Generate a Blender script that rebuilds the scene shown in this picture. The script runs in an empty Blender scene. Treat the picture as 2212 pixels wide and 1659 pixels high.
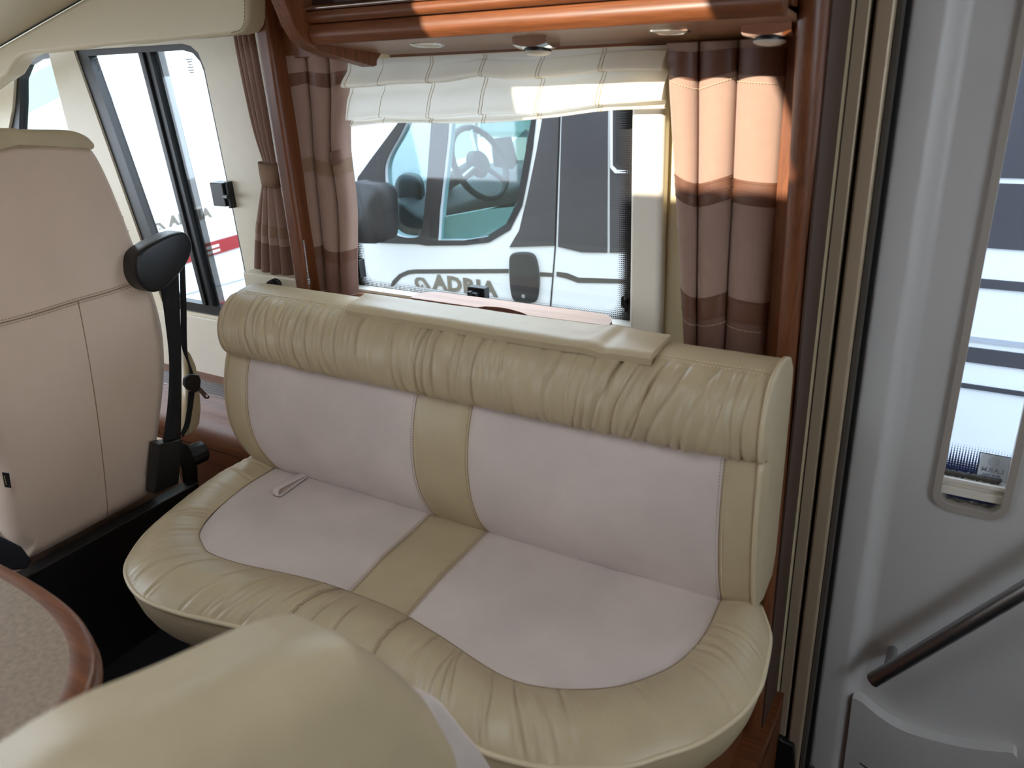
import bpy, math, random
import numpy as np
from mathutils import Matrix, Vector, noise
from mathutils.geometry import tessellate_polygon
random.seed(7)
rng = np.random.default_rng(7)
SC = bpy.context.scene
COL = SC.collection
R = math.radians

# ------------------------------------------------------------------ camera
F, CX, CY = 1715.0, 1106.0, 829.5
def _axes():
    dn = np.array([1309 - CX, 4885 - CY, F]); dn /= np.linalg.norm(dn)
    lx = np.array([-1900 - CX, 249 - CY, F]); lx -= dn * (lx @ dn); lx /= np.linalg.norm(lx)
    X = -lx; Z = -dn; Y = np.cross(Z, X)
    return np.array([X, Y, Z])
M = _axes()
C0 = np.array([0.0, 0.0, 1.45])
def U(px, py, axis, val):
    """point where the photo pixel's line of sight meets the plane axis = val"""
    r = M @ np.array([(px - CX) / F, (py - CY) / F, 1.0])
    return C0 + r * ((val - C0[axis]) / r[axis])
cam_d = bpy.data.cameras.new('camera')
cam_d.sensor_width = 36.0
cam_d.lens = F / 2212 * 36
cam_d.clip_start = 0.02
cam_d.dof.use_dof = True
cam_d.dof.focus_distance = 2.1
cam_d.dof.aperture_fstop = 4.0
cam = bpy.data.objects.new('camera', cam_d)
COL.objects.link(cam)
mw = Matrix.Identity(4)
for i in range(3):
    mw[i][0] = M[i, 0]; mw[i][1] = -M[i, 1]; mw[i][2] = -M[i, 2]; mw[i][3] = C0[i]
cam.matrix_world = mw
SC.camera = cam

# ------------------------------------------------------------------ light
SC.view_settings.view_transform = 'Standard'
SC.view_settings.look = 'None'
SC.view_settings.gamma = 1.0
SC.view_settings.use_curve_mapping = False
SC.view_settings.exposure = 0.9
world = bpy.data.worlds.new('sky'); SC.world = world
world.use_nodes = True
wn = world.node_tree.nodes; wl = world.node_tree.links
bg = wn['Background']
bg.inputs['Color'].default_value = (0.78, 0.88, 1.0, 1)
bg.inputs['Strength'].default_value = 3.6
SUN_DIR = Vector((0.22, 1.0, -0.47)).normalized()
sd = bpy.data.lights.new('sun_offscreen', 'SUN'); sd.energy = 6.0; sd.angle = R(0.6); sd.color = (1.0, 0.90, 0.74)
so = bpy.data.objects.new('sun_offscreen', sd); COL.objects.link(so)
so.rotation_euler = SUN_DIR.to_track_quat('-Z', 'Y').to_euler()
so.location = (0, -4, 6)
try:
    SC.cycles.max_bounces = 8
    SC.cycles.transparent_max_bounces = 16
    SC.cycles.sample_clamp_indirect = 4
except Exception:
    pass

# ------------------------------------------------------------------ materials
MATS = {}
def srgb(r, g, b):
    f = lambda c: (c / 255 / 12.92) if c / 255 <= 0.04045 else ((c / 255 + 0.055) / 1.055) ** 2.4
    return (f(r), f(g), f(b), 1.0)
def mat(name, col, rough=0.5, metal=0.0, spec=0.5, noise_scale=0, noise_amt=0.0, bump=0.0, bump_scale=200, coat=0.0, sheen=0.0):
    if name in MATS: return MATS[name]
    m = bpy.data.materials.new(name); m.use_nodes = True
    nt = m.node_tree; b = nt.nodes['Principled BSDF']
    b.inputs['Base Color'].default_value = col
    b.inputs['Roughness'].default_value = rough
    b.inputs['Metallic'].default_value = metal
    b.inputs['Specular IOR Level'].default_value = spec
    if coat: b.inputs['Coat Weight'].default_value = coat; b.inputs['Coat Roughness'].default_value = 0.12
    if sheen: b.inputs['Sheen Weight'].default_value = sheen
    tc = None
    if noise_scale or bump:
        tc = nt.nodes.new('ShaderNodeTexCoord')
    if noise_scale:
        n = nt.nodes.new('ShaderNodeTexNoise'); n.inputs['Scale'].default_value = noise_scale; n.inputs['Detail'].default_value = 5
        nt.links.new(tc.outputs['Object'], n.inputs['Vector'])
        mr = nt.nodes.new('ShaderNodeMapRange'); mr.inputs['From Min'].default_value = 0.3; mr.inputs['From Max'].default_value = 0.7
        mr.inputs['To Min'].default_value = 1 - noise_amt; mr.inputs['To Max'].default_value = 1 + noise_amt
        nt.links.new(n.outputs['Fac'], mr.inputs['Value'])
        mx = nt.nodes.new('ShaderNodeVectorMath'); mx.operation = 'SCALE'
        mx.inputs[0].default_value = col[:3]
        nt.links.new(mr.outputs['Result'], mx.inputs['Scale'])
        nt.links.new(mx.outputs['Vector'], b.inputs['Base Color'])
    if bump:
        n2 = nt.nodes.new('ShaderNodeTexNoise'); n2.inputs['Scale'].default_value = bump_scale; n2.inputs['Detail'].default_value = 4
        nt.links.new(tc.outputs['Object'], n2.inputs['Vector'])
        bp = nt.nodes.new('ShaderNodeBump'); bp.inputs['Strength'].default_value = bump; bp.inputs['Distance'].default_value = 0.002
        nt.links.new(n2.outputs['Fac'], bp.inputs['Height'])
        nt.links.new(bp.outputs['Normal'], b.inputs['Normal'])
    MATS[name] = m
    return m
def wood(name, dark, light, axis, rough=0.42, coat=0.06, freq=55):
    if name in MATS: return MATS[name]
    m = bpy.data.materials.new(name); m.use_nodes = True
    nt = m.node_tree; b = nt.nodes['Principled BSDF']
    b.inputs['Roughness'].default_value = rough
    b.inputs['Coat Weight'].default_value = coat; b.inputs['Coat Roughness'].default_value = 0.2
    tc = nt.nodes.new('ShaderNodeTexCoord'); mp = nt.nodes.new('ShaderNodeMapping')
    s = [freq, freq, freq]; s[axis] = freq * 0.045
    mp.inputs['Scale'].default_value = s
    nt.links.new(tc.outputs['Object'], mp.inputs['Vector'])
    n = nt.nodes.new('ShaderNodeTexNoise'); n.inputs['Scale'].default_value = 1.6; n.inputs['Detail'].default_value = 6; n.inputs['Roughness'].default_value = 0.65
    n.inputs['Distortion'].default_value = 0.6
    nt.links.new(mp.outputs['Vector'], n.inputs['Vector'])
    n2 = nt.nodes.new('ShaderNodeTexNoise'); n2.inputs['Scale'].default_value = 9; n2.inputs['Detail'].default_value = 3
    nt.links.new(mp.outputs['Vector'], n2.inputs['Vector'])
    cr = nt.nodes.new('ShaderNodeValToRGB')
    cr.color_ramp.elements[0].position = 0.32; cr.color_ramp.elements[0].color = dark
    cr.color_ramp.elements[1].position = 0.68; cr.color_ramp.elements[1].color = light
    ad = nt.nodes.new('ShaderNodeMath'); ad.operation = 'MULTIPLY_ADD'; ad.inputs[1].default_value = 0.35
    nt.links.new(n2.outputs['Fac'], ad.inputs[0]); 
    sb = nt.nodes.new('ShaderNodeMath'); sb.operation = 'MULTIPLY'; sb.inputs[1].default_value = 0.68
    nt.links.new(n.outputs['Fac'], sb.inputs[0]); nt.links.new(sb.outputs[0], ad.inputs[2])
    nt.links.new(ad.outputs[0], cr.inputs['Fac']); nt.links.new(cr.outputs['Color'], b.inputs['Base Color'])
    bp = nt.nodes.new('ShaderNodeBump'); bp.inputs['Strength'].default_value = 0.12; bp.inputs['Distance'].default_value = 0.001
    nt.links.new(n.outputs['Fac'], bp.inputs['Height']); nt.links.new(bp.outputs['Normal'], b.inputs['Normal'])
    MATS[name] = m
    return m
def glass(name, tint, gloss=0.06):
    m = bpy.data.materials.new(name); m.use_nodes = True
    nt = m.node_tree; nt.nodes.remove(nt.nodes['Principled BSDF'])
    out = nt.nodes['Material Output']
    t = nt.nodes.new('ShaderNodeBsdfTransparent'); t.inputs['Color'].default_value = tint
    g = nt.nodes.new('ShaderNodeBsdfGlossy'); g.inputs['Roughness'].default_value = 0.03
    mx = nt.nodes.new('ShaderNodeMixShader'); mx.inputs[0].default_value = gloss
    nt.links.new(t.outputs[0], mx.inputs[1]); nt.links.new(g.outputs[0], mx.inputs[2]); nt.links.new(mx.outputs[0], out.inputs['Surface'])
    MATS[name] = m
    return m
def frit_glass(name, tint, x0, x1, z0, z1, wide, dot, col=(0.005, 0.005, 0.007, 1), sides='LRB', boff=0.0):
    """pane with a printed black dot border fading inwards (flat print on the pane)"""
    m = glass(name, tint, 0.05)
    nt = m.node_tree; out = nt.nodes['Material Output']
    base = [l.from_node for l in nt.links if l.to_node == out][0]
    tc = nt.nodes.new('ShaderNodeTexCoord'); sp = nt.nodes.new('ShaderNodeSeparateXYZ')
    nt.links.new(tc.outputs['Object'], sp.inputs[0])
    def mth(op, a, b=None):
        n = nt.nodes.new('ShaderNodeMath'); n.operation = op
        for k, v in ((0, a), (1, b)):
            if v is None: continue
            if isinstance(v, (int, float)): n.inputs[k].default_value = v
            else: nt.links.new(v, n.inputs[k])
        return n.outputs[0]
    d = None
    X, Z = sp.outputs['X'], sp.outputs['Z']
    parts = []
    if 'L' in sides: parts.append(mth('SUBTRACT', X, x0))
    if 'R' in sides: parts.append(mth('SUBTRACT', x1, X))
    if 'B' in sides: parts.append(mth('SUBTRACT', Z, z0 - boff))
    if 'T' in sides: parts.append(mth('SUBTRACT', z1, Z))
    for p in parts:
        if d is None: d = p
        else:
            n = nt.nodes.new('ShaderNodeMath'); n.operation = 'SMOOTH_MIN'; n.inputs[2].default_value = wide * 1.2
            nt.links.new(d, n.inputs[0]); nt.links.new(p, n.inputs[1]); d = n.outputs[0]
    cov = mth('SUBTRACT', 1.0, mth('DIVIDE', d, wide))          # 1 at the rim .. 0 inside
    k = math.pi / dot
    a = mth('MULTIPLY', mth('SINE', mth('MULTIPLY', mth('ADD', X, Z), k)), mth('SINE', mth('MULTIPLY', mth('SUBTRACT', X, Z), k)))
    a01 = mth('MULTIPLY', mth('ADD', a, 1.0), 0.5)
    thr = mth('SUBTRACT', 1.02, mth('MULTIPLY', cov, 1.15))
    on = mth('GREATER_THAN', a01, thr)
    bl = nt.nodes.new('ShaderNodeBsdfPrincipled'); bl.inputs['Base Color'].default_value = col; bl.inputs['Roughness'].default_value = 0.4
    mx = nt.nodes.new('ShaderNodeMixShader')
    nt.links.new(on, mx.inputs[0]); nt.links.new(base.outputs[0], mx.inputs[1]); nt.links.new(bl.outputs[0], mx.inputs[2])
    nt.links.new(mx.outputs[0], out.inputs['Surface'])
    return m
def translucent(name, col, tcol, mixf=0.5):
    m = bpy.data.materials.new(name); m.use_nodes = True
    nt = m.node_tree; b = nt.nodes['Principled BSDF']; out = nt.nodes['Material Output']
    b.inputs['Base Color'].default_value = col; b.inputs['Roughness'].default_value = 0.8
    t = nt.nodes.new('ShaderNodeBsdfTranslucent'); t.inputs['Color'].default_value = tcol
    mx = nt.nodes.new('ShaderNodeMixShader'); mx.inputs[0].default_value = mixf
    nt.links.new(b.outputs[0], mx.inputs[1]); nt.links.new(t.outputs[0], mx.inputs[2]); nt.links.new(mx.outputs[0], out.inputs['Surface'])
    MATS[name] = m
    return m

leather = mat('beige leather', srgb(188, 170, 137), 0.36, noise_scale=14, noise_amt=0.05, bump=0.22, bump_scale=420, spec=0.45)
leather_trim = mat('leather piping', srgb(204, 187, 154), 0.4, bump=0.1, bump_scale=400)
suede = mat('pinkish suede', srgb(208, 193, 183), 0.95, noise_scale=7, noise_amt=0.07, bump=0.28, bump_scale=520, spec=0.2, sheen=0.25)
suede_back = mat('seat back suede', srgb(213, 189, 168), 0.92, noise_scale=5, noise_amt=0.04, bump=0.25, bump_scale=500, spec=0.2, sheen=0.2)
thread_dark = mat('taupe stitching', srgb(150, 128, 104), 0.8)
thread_light = mat('cream stitching', srgb(222, 205, 170), 0.7)
cream = mat('cream wall panel', srgb(230, 222, 200), 0.4, noise_scale=30, noise_amt=0.02, bump=0.05, bump_scale=300)
cream_vinyl = mat('padded vinyl', srgb(214, 203, 172), 0.5, bump=0.08, bump_scale=500)
headliner = mat('pale headliner', srgb(220, 212, 190), 0.6, bump=0.05, bump_scale=500)
white_plastic = mat('white plastic', srgb(236, 230, 216), 0.35)
wall_fabric = mat('woven wall lining', srgb(226, 212, 174), 0.85, bump=0.4, bump_scale=900)
door_grey = mat('door liner', srgb(204, 202, 200), 0.42, bump=0.06, bump_scale=700)
door_rim = mat('door window surround', srgb(172, 164, 154), 0.5)
alu = mat('champagne aluminium', srgb(186, 168, 142), 0.38, metal=0.25)
steel = mat('brushed steel', srgb(176, 178, 182), 0.34, metal=1.0)
chrome = mat('chrome', srgb(225, 225, 225), 0.08, metal=1.0)
black = mat('black plastic', srgb(24, 25, 27), 0.4, bump=0.06, bump_scale=800)
black_soft = mat('black webbing', srgb(18, 18, 20), 0.85, bump=0.2, bump_scale=900)
rubber = mat('black rubber', srgb(14, 14, 14), 0.7)
pile = mat('grey brush seal', srgb(84, 78, 72), 0.95, bump=0.8, bump_scale=900)
dark_floor = mat('dark carpet', srgb(16, 17, 22), 0.95, bump=0.4, bump_scale=600)
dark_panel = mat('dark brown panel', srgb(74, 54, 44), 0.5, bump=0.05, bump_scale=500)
wood_x = wood('cherry wood along', srgb(78, 40, 20), srgb(130, 76, 42), 0)
wood_z = wood('cherry wood upright', srgb(78, 40, 20), srgb(130, 76, 42), 2)
wood_y = wood('cherry wood across', srgb(80, 40, 22), srgb(126, 70, 40), 1)
wood_dark = wood_x
wood_pale = wood('pale laminate', srgb(176, 132, 108), srgb(206, 166, 142), 0, freq=40)
wood_edge = mat('dark wood edging', srgb(92, 46, 34), 0.4)
stone = mat('sand stone laminate', srgb(146, 126, 106), 0.5, noise_scale=120, noise_amt=0.22, bump=0.2, bump_scale=160)
curtain_m = mat('brown curtain cloth', srgb(154, 125, 110), 0.88, noise_scale=60, noise_amt=0.03, bump=0.3, bump_scale=1200, sheen=0.2)
curtain_lo = mat('dark brown curtain hem', srgb(118, 86, 74), 0.85, bump=0.2, bump_scale=900)
curtain_band = mat('satin brown band', srgb(104, 68, 50), 0.5, bump=0.1, bump_scale=900)
curtain_lt = mat('rosy curtain cloth', srgb(154, 125, 110), 0.88, noise_scale=60, noise_amt=0.03, bump=0.3, bump_scale=1200, sheen=0.3)
curtain_gold = mat('copper thread band', srgb(140, 108, 84), 0.45, bump=0.6, bump_scale=1500)
blind_m = translucent('sheer blind cloth', srgb(240, 234, 220), srgb(240, 236, 226), 0.45)
tape_m = mat('blind tape', srgb(186, 166, 132), 0.8)
pane = glass('clear pane', (0.86, 0.90, 0.92, 1), 0.05)
pane_tint = glass('tinted vehicle pane', (0.70, 0.84, 0.84, 1), 0.035)
paint = mat('white vehicle paint', srgb(226, 228, 232), 0.25, coat=0.4)
paint_dark = mat('dark grey vehicle panel', srgb(64, 62, 66), 0.3, coat=0.2)
van_black = mat('van black trim', srgb(36, 36, 38), 0.5)
van_inside = mat('van interior plastic', srgb(48, 48, 50), 0.6)
van_light = mat('van door card', srgb(150, 160, 158), 0.6)
decal = mat('grey decal', srgb(120, 112, 100), 0.5)
decal_dark = mat('dark decal stripe', srgb(70, 66, 62), 0.5)
decal_pale = mat('pale grey decal stripe', srgb(168, 172, 180), 0.5)
red_lens = mat('red lamp lens', srgb(150, 24, 36), 0.2)
clear_lens = mat('clear lamp lens', srgb(220, 214, 210), 0.15)
frost = mat('frosted lens', srgb(214, 206, 190), 0.5)
grass = mat('grass', srgb(150, 158, 104), 0.9, noise_scale=6, noise_amt=0.2, bump=0.5, bump_scale=60)
asphalt = mat('asphalt', srgb(120, 118, 116), 0.9, noise_scale=20, noise_amt=0.1)
print_dark = mat('dark print', srgb(60, 62, 80), 0.6)
print_pale = mat('pale grey print', srgb(170, 178, 186), 0.6)
sticker = mat('white sticker', srgb(226, 236, 244), 0.4)

# ------------------------------------------------------------------ mesh helpers
class MB:
    def __init__(s): s.v = []; s.f = []
    def add(s, vs, fs):
        o = len(s.v); s.v += [tuple(map(float, p)) for p in vs]; s.f += [tuple(i + o for i in f) for f in fs]; return s
    def grid(s, P, cu=False, cv=False):
        P = np.asarray(P); nu, nv = P.shape[:2]
        fs = []
        for i in range(nu if cu else nu - 1):
            for j in range(nv if cv else nv - 1):
                a, b = i, (i + 1) % nu; c, d = j, (j + 1) % nv
                fs.append((a * nv + c, b * nv + c, b * nv + d, a * nv + d))
        return s.add(P.reshape(-1, 3), fs)
    def box(s, x0, x1, y0, y1, z0, z1):
        v = [(x, y, z) for x in (x0, x1) for y in (y0, y1) for z in (z0, z1)]
        return s.add(v, [(0, 1, 3, 2), (4, 6, 7, 5), (0, 4, 5, 1), (2, 3, 7, 6), (0, 2, 6, 4), (1, 5, 7, 3)])
    def prism(s, pts, off, ngon=False):
        pts = [np.asarray(p, float) for p in pts]; off = np.asarray(off, float); n = len(pts)
        v = pts + [p + off for p in pts]
        if n <= 4 or ngon: fs = [tuple(range(n)), tuple(range(2 * n - 1, n - 1, -1))]
        else:
            tri = tessellate_polygon([[Vector(p) for p in pts]])
            fs = [tuple(t) for t in tri] + [tuple(n + i for i in reversed(t)) for t in tri]
        fs += [(i, n + i, n + (i + 1) % n, (i + 1) % n) for i in range(n)]
        return s.add(v, fs)
    def plate(s, outer, holes, off):
        """flat plate with holes: outer/holes lists of 3-D points in one plane, off = thickness vector"""
        loops = [[Vector(p) for p in l] for l in [outer] + holes]
        tris = tessellate_polygon(loops)
        allp = [p for l in loops for p in l]; n = len(allp); off = Vector(off)
        v = allp + [p + off for p in allp]
        fs = [tuple(t) for t in tris] + [tuple(n + i for i in reversed(t)) for t in tris]
        o = 0
        for l in loops:
            k = len(l)
            fs += [(o + i, o + (i + 1) % k, n + o + (i + 1) % k, n + o + i) for i in range(k)]
            o += k
        return s.add(v, fs)
    def tube(s, path, r, n=8, closed=False, caps=True):
        path = [Vector(p) for p in path]; m = len(path)
        rr = r if hasattr(r, '__len__') else [r] * m
        rings = []; up = None
        for i, p in enumerate(path):
            a = path[i - 1] if (i > 0 or closed) else p
            b = path[(i + 1) % m] if (i < m - 1 or closed) else p
            t = (b - a).normalized()
            if up is None:
                up = Vector((0, 0, 1)) if abs(t.z) < 0.9 else Vector((0, 1, 0))
            e1 = (up - t * up.dot(t)).normalized(); e2 = t.cross(e1); up = e1
            rings.append([p + (e1 * math.cos(2 * math.pi * k / n) + e2 * math.sin(2 * math.pi * k / n)) * rr[i] for k in range(n)])
        o = len(s.v)
        s.grid([[tuple(q) for q in ring] for ring in rings], cu=closed, cv=True)
        if caps and not closed:
            s.f.append(tuple(o + k for k in range(n - 1, -1, -1)))
            s.f.append(tuple(o + (m - 1) * n + k for k in range(n)))
        return s
    def lathe(s, prof, origin, axis, n=32):
        """prof: list of (radius, height along axis)"""
        ax = Vector(axis).normalized(); e1 = ax.orthogonal().normalized(); e2 = ax.cross(e1); O = Vector(origin)
        P = [[tuple(O + ax * h + (e1 * math.cos(2 * math.pi * k / n) + e2 * math.sin(2 * math.pi * k / n)) * r) for k in range(n)] for r, h in prof]
        return s.grid(P, cv=True)
    def pillow(s, outline, nrm, depth, rnd, bulge, inner=10, rsteps=6, back=True):
        """upholstered panel: flat outline, rounded edge, domed face along nrm"""
        O = np.array([np.asarray(p, float) for p in outline]); c = O.mean(0); nrm = np.asarray(nrm, float)
        d = O - c; L = np.linalg.norm(d, axis=1, keepdims=True)
        rings = [O]
        for k in range(rsteps + 1):
            th = k / rsteps * math.pi / 2
            rings.append(c + d * (1 - rnd * (1 - math.cos(th)) / L) + nrm * (depth - rnd + rnd * math.sin(th)))
        base = d * (1 - rnd / L)
        for k in range(1, inner + 1):
            sft = 1 - k / inner
            for _ in range(max(2, len(O) // 8)): base = base * 0.5 + 0.25 * (np.roll(base, 1, 0) + np.roll(base, -1, 0))
            rings.append(c + base * max(sft, 0.001) + nrm * (depth + bulge * (1 - sft ** 2)))
        if back: rings.insert(0, c + d * 0.001)
        return s.grid(np.array(rings), cv=True)
    def build(s, name, m, parent=None, smooth=False, bevel=0, seg=2, weld=False):
        me = bpy.data.meshes.new(name)
        me.from_pydata(s.v, [], s.f)
        me.validate(); me.update()
        mats = m if isinstance(m, (list, tuple)) else [m]
        for x in mats: me.materials.append(x)
        import bmesh
        bm = bmesh.new(); bm.from_mesh(me)
        if weld: bmesh.ops.remove_doubles(bm, verts=bm.verts, dist=1e-5)
        bmesh.ops.recalc_face_normals(bm, faces=bm.faces)
        bm.to_mesh(me); bm.free()
        if smooth:
            me.polygons.foreach_set('use_smooth', [True] * len(me.polygons))
        o = bpy.data.objects.new(name, me); COL.objects.link(o)
        if parent is not None:
            o.parent = parent
            if parent.type == 'EMPTY':
                o.matrix_parent_inverse = Matrix.Translation(-parent.location)
        if bevel:
            b = o.modifiers.new('bevel', 'BEVEL'); b.width = bevel; b.segments = seg; b.limit_method = 'ANGLE'; b.angle_limit = R(35)
            me.polygons.foreach_set('use_smooth', [True] * len(me.polygons))
            try:
                b.harden_normals = True
            except Exception: pass
        return o
def thing(name, label, cat, loc, group=None):
    o = bpy.data.objects.new(name, None); COL.objects.link(o); o.location = loc
    o.empty_display_size = 0.05
    o['label'] = label; o['category'] = cat
    if group: o['group'] = group
    return o
def tag(o, label, cat, group=None):
    o['label'] = label; o['category'] = cat
    if group: o['group'] = group
    return o
def struct(o, label=None):
    o['kind'] = 'structure'
    if label: o['label'] = label
    return o
def stuff(o):
    o['kind'] = 'stuff'; return o
def resample(P, n):
    P = np.asarray(P, float); d = np.r_[0, np.cumsum(np.linalg.norm(np.diff(P, axis=0), axis=1))]
    t = np.linspace(0, d[-1], n)
    return np.stack([np.interp(t, d, P[:, k]) for k in range(P.shape[1])], 1)
def smoothc(P, n, closed=False):
    """Catmull-Rom through control points, resampled to n"""
    P = np.asarray(P, float); m = len(P); out = []
    segs = m if closed else m - 1
    for i in range(segs):
        if closed: p0, p1, p2, p3 = P[i - 1], P[i], P[(i + 1) % m], P[(i + 2) % m]
        else: p0, p1, p2, p3 = P[max(i - 1, 0)], P[i], P[i + 1], P[min(i + 2, m - 1)]
        for t in np.linspace(0, 1, 12, endpoint=False):
            out.append(0.5 * ((2 * p1) + (p2 - p0) * t + (2 * p0 - 5 * p1 + 4 * p2 - p3) * t * t + (3 * p1 - p0 - 3 * p2 + p3) * t ** 3))
    out.append(P[0] if closed else P[-1])
    r = resample(out, n + 1 if closed else n)
    return r[:-1] if closed else r
def pix(pts, axis, val): return [U(x, y, axis, val) for x, y in pts]
def stitches(path, every=0.006, length=0.0035, r=0.0007):
    """dashes along a path"""
    mb = MB(); P = np.asarray(path); d = np.r_[0, np.cumsum(np.linalg.norm(np.diff(P, axis=0), axis=1))]
    for t in np.arange(0, d[-1] - length, every):
        a = [np.interp(t, d, P[:, k]) for k in range(3)]; b = [np.interp(t + length, d, P[:, k]) for k in range(3)]
        mb.tube([a, b], r, 4)
    return mb
def text_mesh(name, body, m, loc, rot, size, parent=None, bold=0.0, wide=1.0, mirror=False, extr=0.001, shear=0.0):
    cu = bpy.data.curves.new(name, 'FONT'); cu.body = body; cu.size = size; cu.offset = bold; cu.extrude = extr; cu.align_x = 'CENTER'; cu.align_y = 'CENTER'; cu.shear = shear
    cu.resolution_u = 3; cu.space_character = 1.12
    t = bpy.data.objects.new(name, cu); COL.objects.link(t)
    dg = bpy.context.evaluated_depsgraph_get(); dg.update()
    me = bpy.data.meshes.new_from_object(t.evaluated_get(dg))
    bpy.data.objects.remove(t)
    T = Matrix.Translation(loc) @ rot.to_4x4() @ Matrix.Diagonal((-wide if mirror else wide, 1, 1, 1))
    me.transform(T); me.materials.clear(); me.materials.append(m)
    o = bpy.data.objects.new(name, me); COL.objects.link(o)
    if parent is not None:
        o.parent = parent
        if parent.type == 'EMPTY': o.matrix_parent_inverse = Matrix.Translation(-parent.location)
    return o
ROT_NEG_Y = Matrix(((1, 0, 0), (0, 0, -1), (0, 1, 0)))      # text facing -Y
ROT_POS_X = Matrix(((0, 0, 1), (1, 0, 0), (0, 1, 0)))       # text facing +X
def wrinkles(S, T, n, amp, wid, smax, skew=0.02, seed=1, ends=(0.0, 1.0)):
    """creases that run across a gathered strip: S along (metres), T across 0..1; returns displacement"""
    g = np.random.default_rng(seed); D = np.zeros_like(S)
    for _ in range(n):
        s0 = g.uniform(0, smax); a = amp * g.uniform(0.3, 1.0); w = wid * g.uniform(0.6, 1.5)
        sk = skew * 2.2 * noise.noise((s0 * 3.1, seed * 1.7, 0.0)) + g.normal(0, skew * 0.22)
        mode = g.integers(0, 3); ln = g.uniform(0.55, 1.15); ph = g.uniform(0, 6.28)
        x = S - s0 - sk * (T - 0.5) - skew * 0.07 * np.sin(T * 7 + ph)
        if mode == 0: env = np.clip((ln - T) / ln, 0, 1) ** 0.6
        elif mode == 1: env = np.clip((T - (1 - ln)) / ln, 0, 1) ** 0.6
        else: env = 0.8 * np.sin(np.clip(T, 0, 1) * math.pi) ** 0.4
        D += env * a * (-np.exp(-(x / w) ** 2) + 0.45 * np.exp(-((np.abs(x) - 2.6 * w) / (1.8 * w)) ** 2))
    return D

WY = 1.55       # inner face of the side wall

# ================================================================== THE SETTING
def rect(x0, x1, z0, z1, y): return [(x0, y, z0), (x1, y, z0), (x1, y, z1), (x0, y, z1)]
def rrect(x0, x1, z0, z1, y, r, n=6):
    out = []
    for cx, cz, a0 in ((x1 - r, z1 - r, 0), (x0 + r, z1 - r, 90), (x0 + r, z0 + r, 180), (x1 - r, z0 + r, 270)):
        for k in range(n + 1):
            a = R(a0 + 90 * k / n); out.append((cx + r * math.cos(a), y, cz + r * math.sin(a)))
    return out
# floor with the step well in front of the entry door
mb = MB(); mb.prism([(-3.6, -0.75, 0), (1.3, -0.75, 0), (1.3, 1.56, 0), (0.70, 1.56, 0), (0.70, 0.95, 0), (-0.255, 0.95, 0), (-0.255, 1.56, 0), (-3.6, 1.56, 0)], (0, 0, -0.04))
floor = struct(mb.build('floor', dark_floor))
mb = MB(); mb.box(-0.30, 0.75, 0.90, 1.66, -0.36, -0.32)
mb.box(-0.29, -0.255, 0.92, 1.6, -0.32, -0.04); mb.box(0.70, 0.73, 0.92, 1.6, -0.32, -0.04); mb.box(-0.255, 0.70, 0.92, 0.95, -0.32, -0.04)
struct(mb.build('step_well', dark_floor, floor))
# ceiling with the roof hatch opening
HX0, HX1, HY0, HY1 = -1.21, -0.66, -0.33, 0.42
mb = MB(); mb.plate([(-3.6, -0.75, 2.0), (1.3, -0.75, 2.0), (1.3, 1.6, 2.0), (-3.6, 1.6, 2.0)],
                    [[(HX0, HY0, 2.0), (HX1, HY0, 2.0), (HX1, HY1, 2.0), (HX0, HY1, 2.0)]], (0, 0, 0.04))
ceil = struct(mb.build('ceiling', headliner))
# side wall, living part (window and door openings)
W1 = (-1.475, -0.652, 0.862, 1.43)
mb = MB(); mb.plate(rect(-1.60, 1.3, -0.36, 2.0, WY), [rect(*W1, WY), rect(-0.262, 0.68, -0.30, 1.93, WY)], (0, 0.05, 0))
wall_side = struct(mb.build('wall_side', wall_fabric))
# side wall, cab part
w2 = [(-2.475, 1.505), (-1.975, 1.503), (-1.94, 1.496), (-1.915, 1.478), (-1.901, 1.44), (-1.890, 1.15), (-1.883, 0.858), (-1.882, 0.76), (-1.895, 0.727), (-1.93, 0.715), (-2.30, 0.715), (-2.318, 0.73)]
w3 = [(-2.98, 1.25), (-2.90, 1.34), (-2.86, 1.40), (-2.825, 1.455), (-2.78, 1.485), (-2.72, 1.500), (-2.607, 1.505), (-2.605, 1.26), (-2.595, 0.95), (-3.02, 0.95)]
P2 = lambda L, y: [(x, y, z) for x, z in L]
mb = MB(); mb.plate([(-3.6, WY, -0.36), (-1.60, WY, -0.36), (-1.60, WY, 2.0), (-3.6, WY, 2.0)], [P2(w2, WY), P2(w3, WY)], (0, 0.05, 0))
wall_cab = struct(mb.build('wall_cab', cream))
mb = MB(); mb.box(-2.75, -1.60, 1.541, 1.5505, 0.50, 0.705); mb.build('lower_panel', white_plastic, wall_cab, bevel=0.003)
# the unseen walls: windscreen end, kitchen side, rear partition
mb = MB(); mb.plate([(-3.6, -0.75, -0.04), (-3.6, 1.6, -0.04), (-3.6, 1.6, 2.04), (-3.6, -0.75, 2.04)],
                    [[(-3.6, -0.65, 0.75), (-3.6, 1.5, 0.75), (-3.6, 1.5, 1.75), (-3.6, -0.65, 1.75)]], (-0.05, 0, 0))
wall_front = struct(mb.build('wall_front', cream))
mb = MB(); mb.plate([(-3.6, -0.75, -0.04), (1.3, -0.75, -0.04), (1.3, -0.75, 2.04), (-3.6, -0.75, 2.04)],
                    [rect(-3.3, -2.35, 0.75, 1.22, -0.75)], (0, -0.05, 0))
wall_kitchen = struct(mb.build('wall_kitchen', wood_x))
mb = MB(); mb.plate([(1.3, -0.75, -0.36), (1.3, 1.6, -0.36), (1.3, 1.6, 2.04), (1.3, -0.75, 2.04)], [[(1.3, -0.6, 0.95), (1.3, 0.6, 0.95), (1.3, 0.6, 1.65), (1.3, -0.6, 1.65)]], (0.04, 0, 0))  # opening is made up, added so sky light fills in from behind
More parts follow.
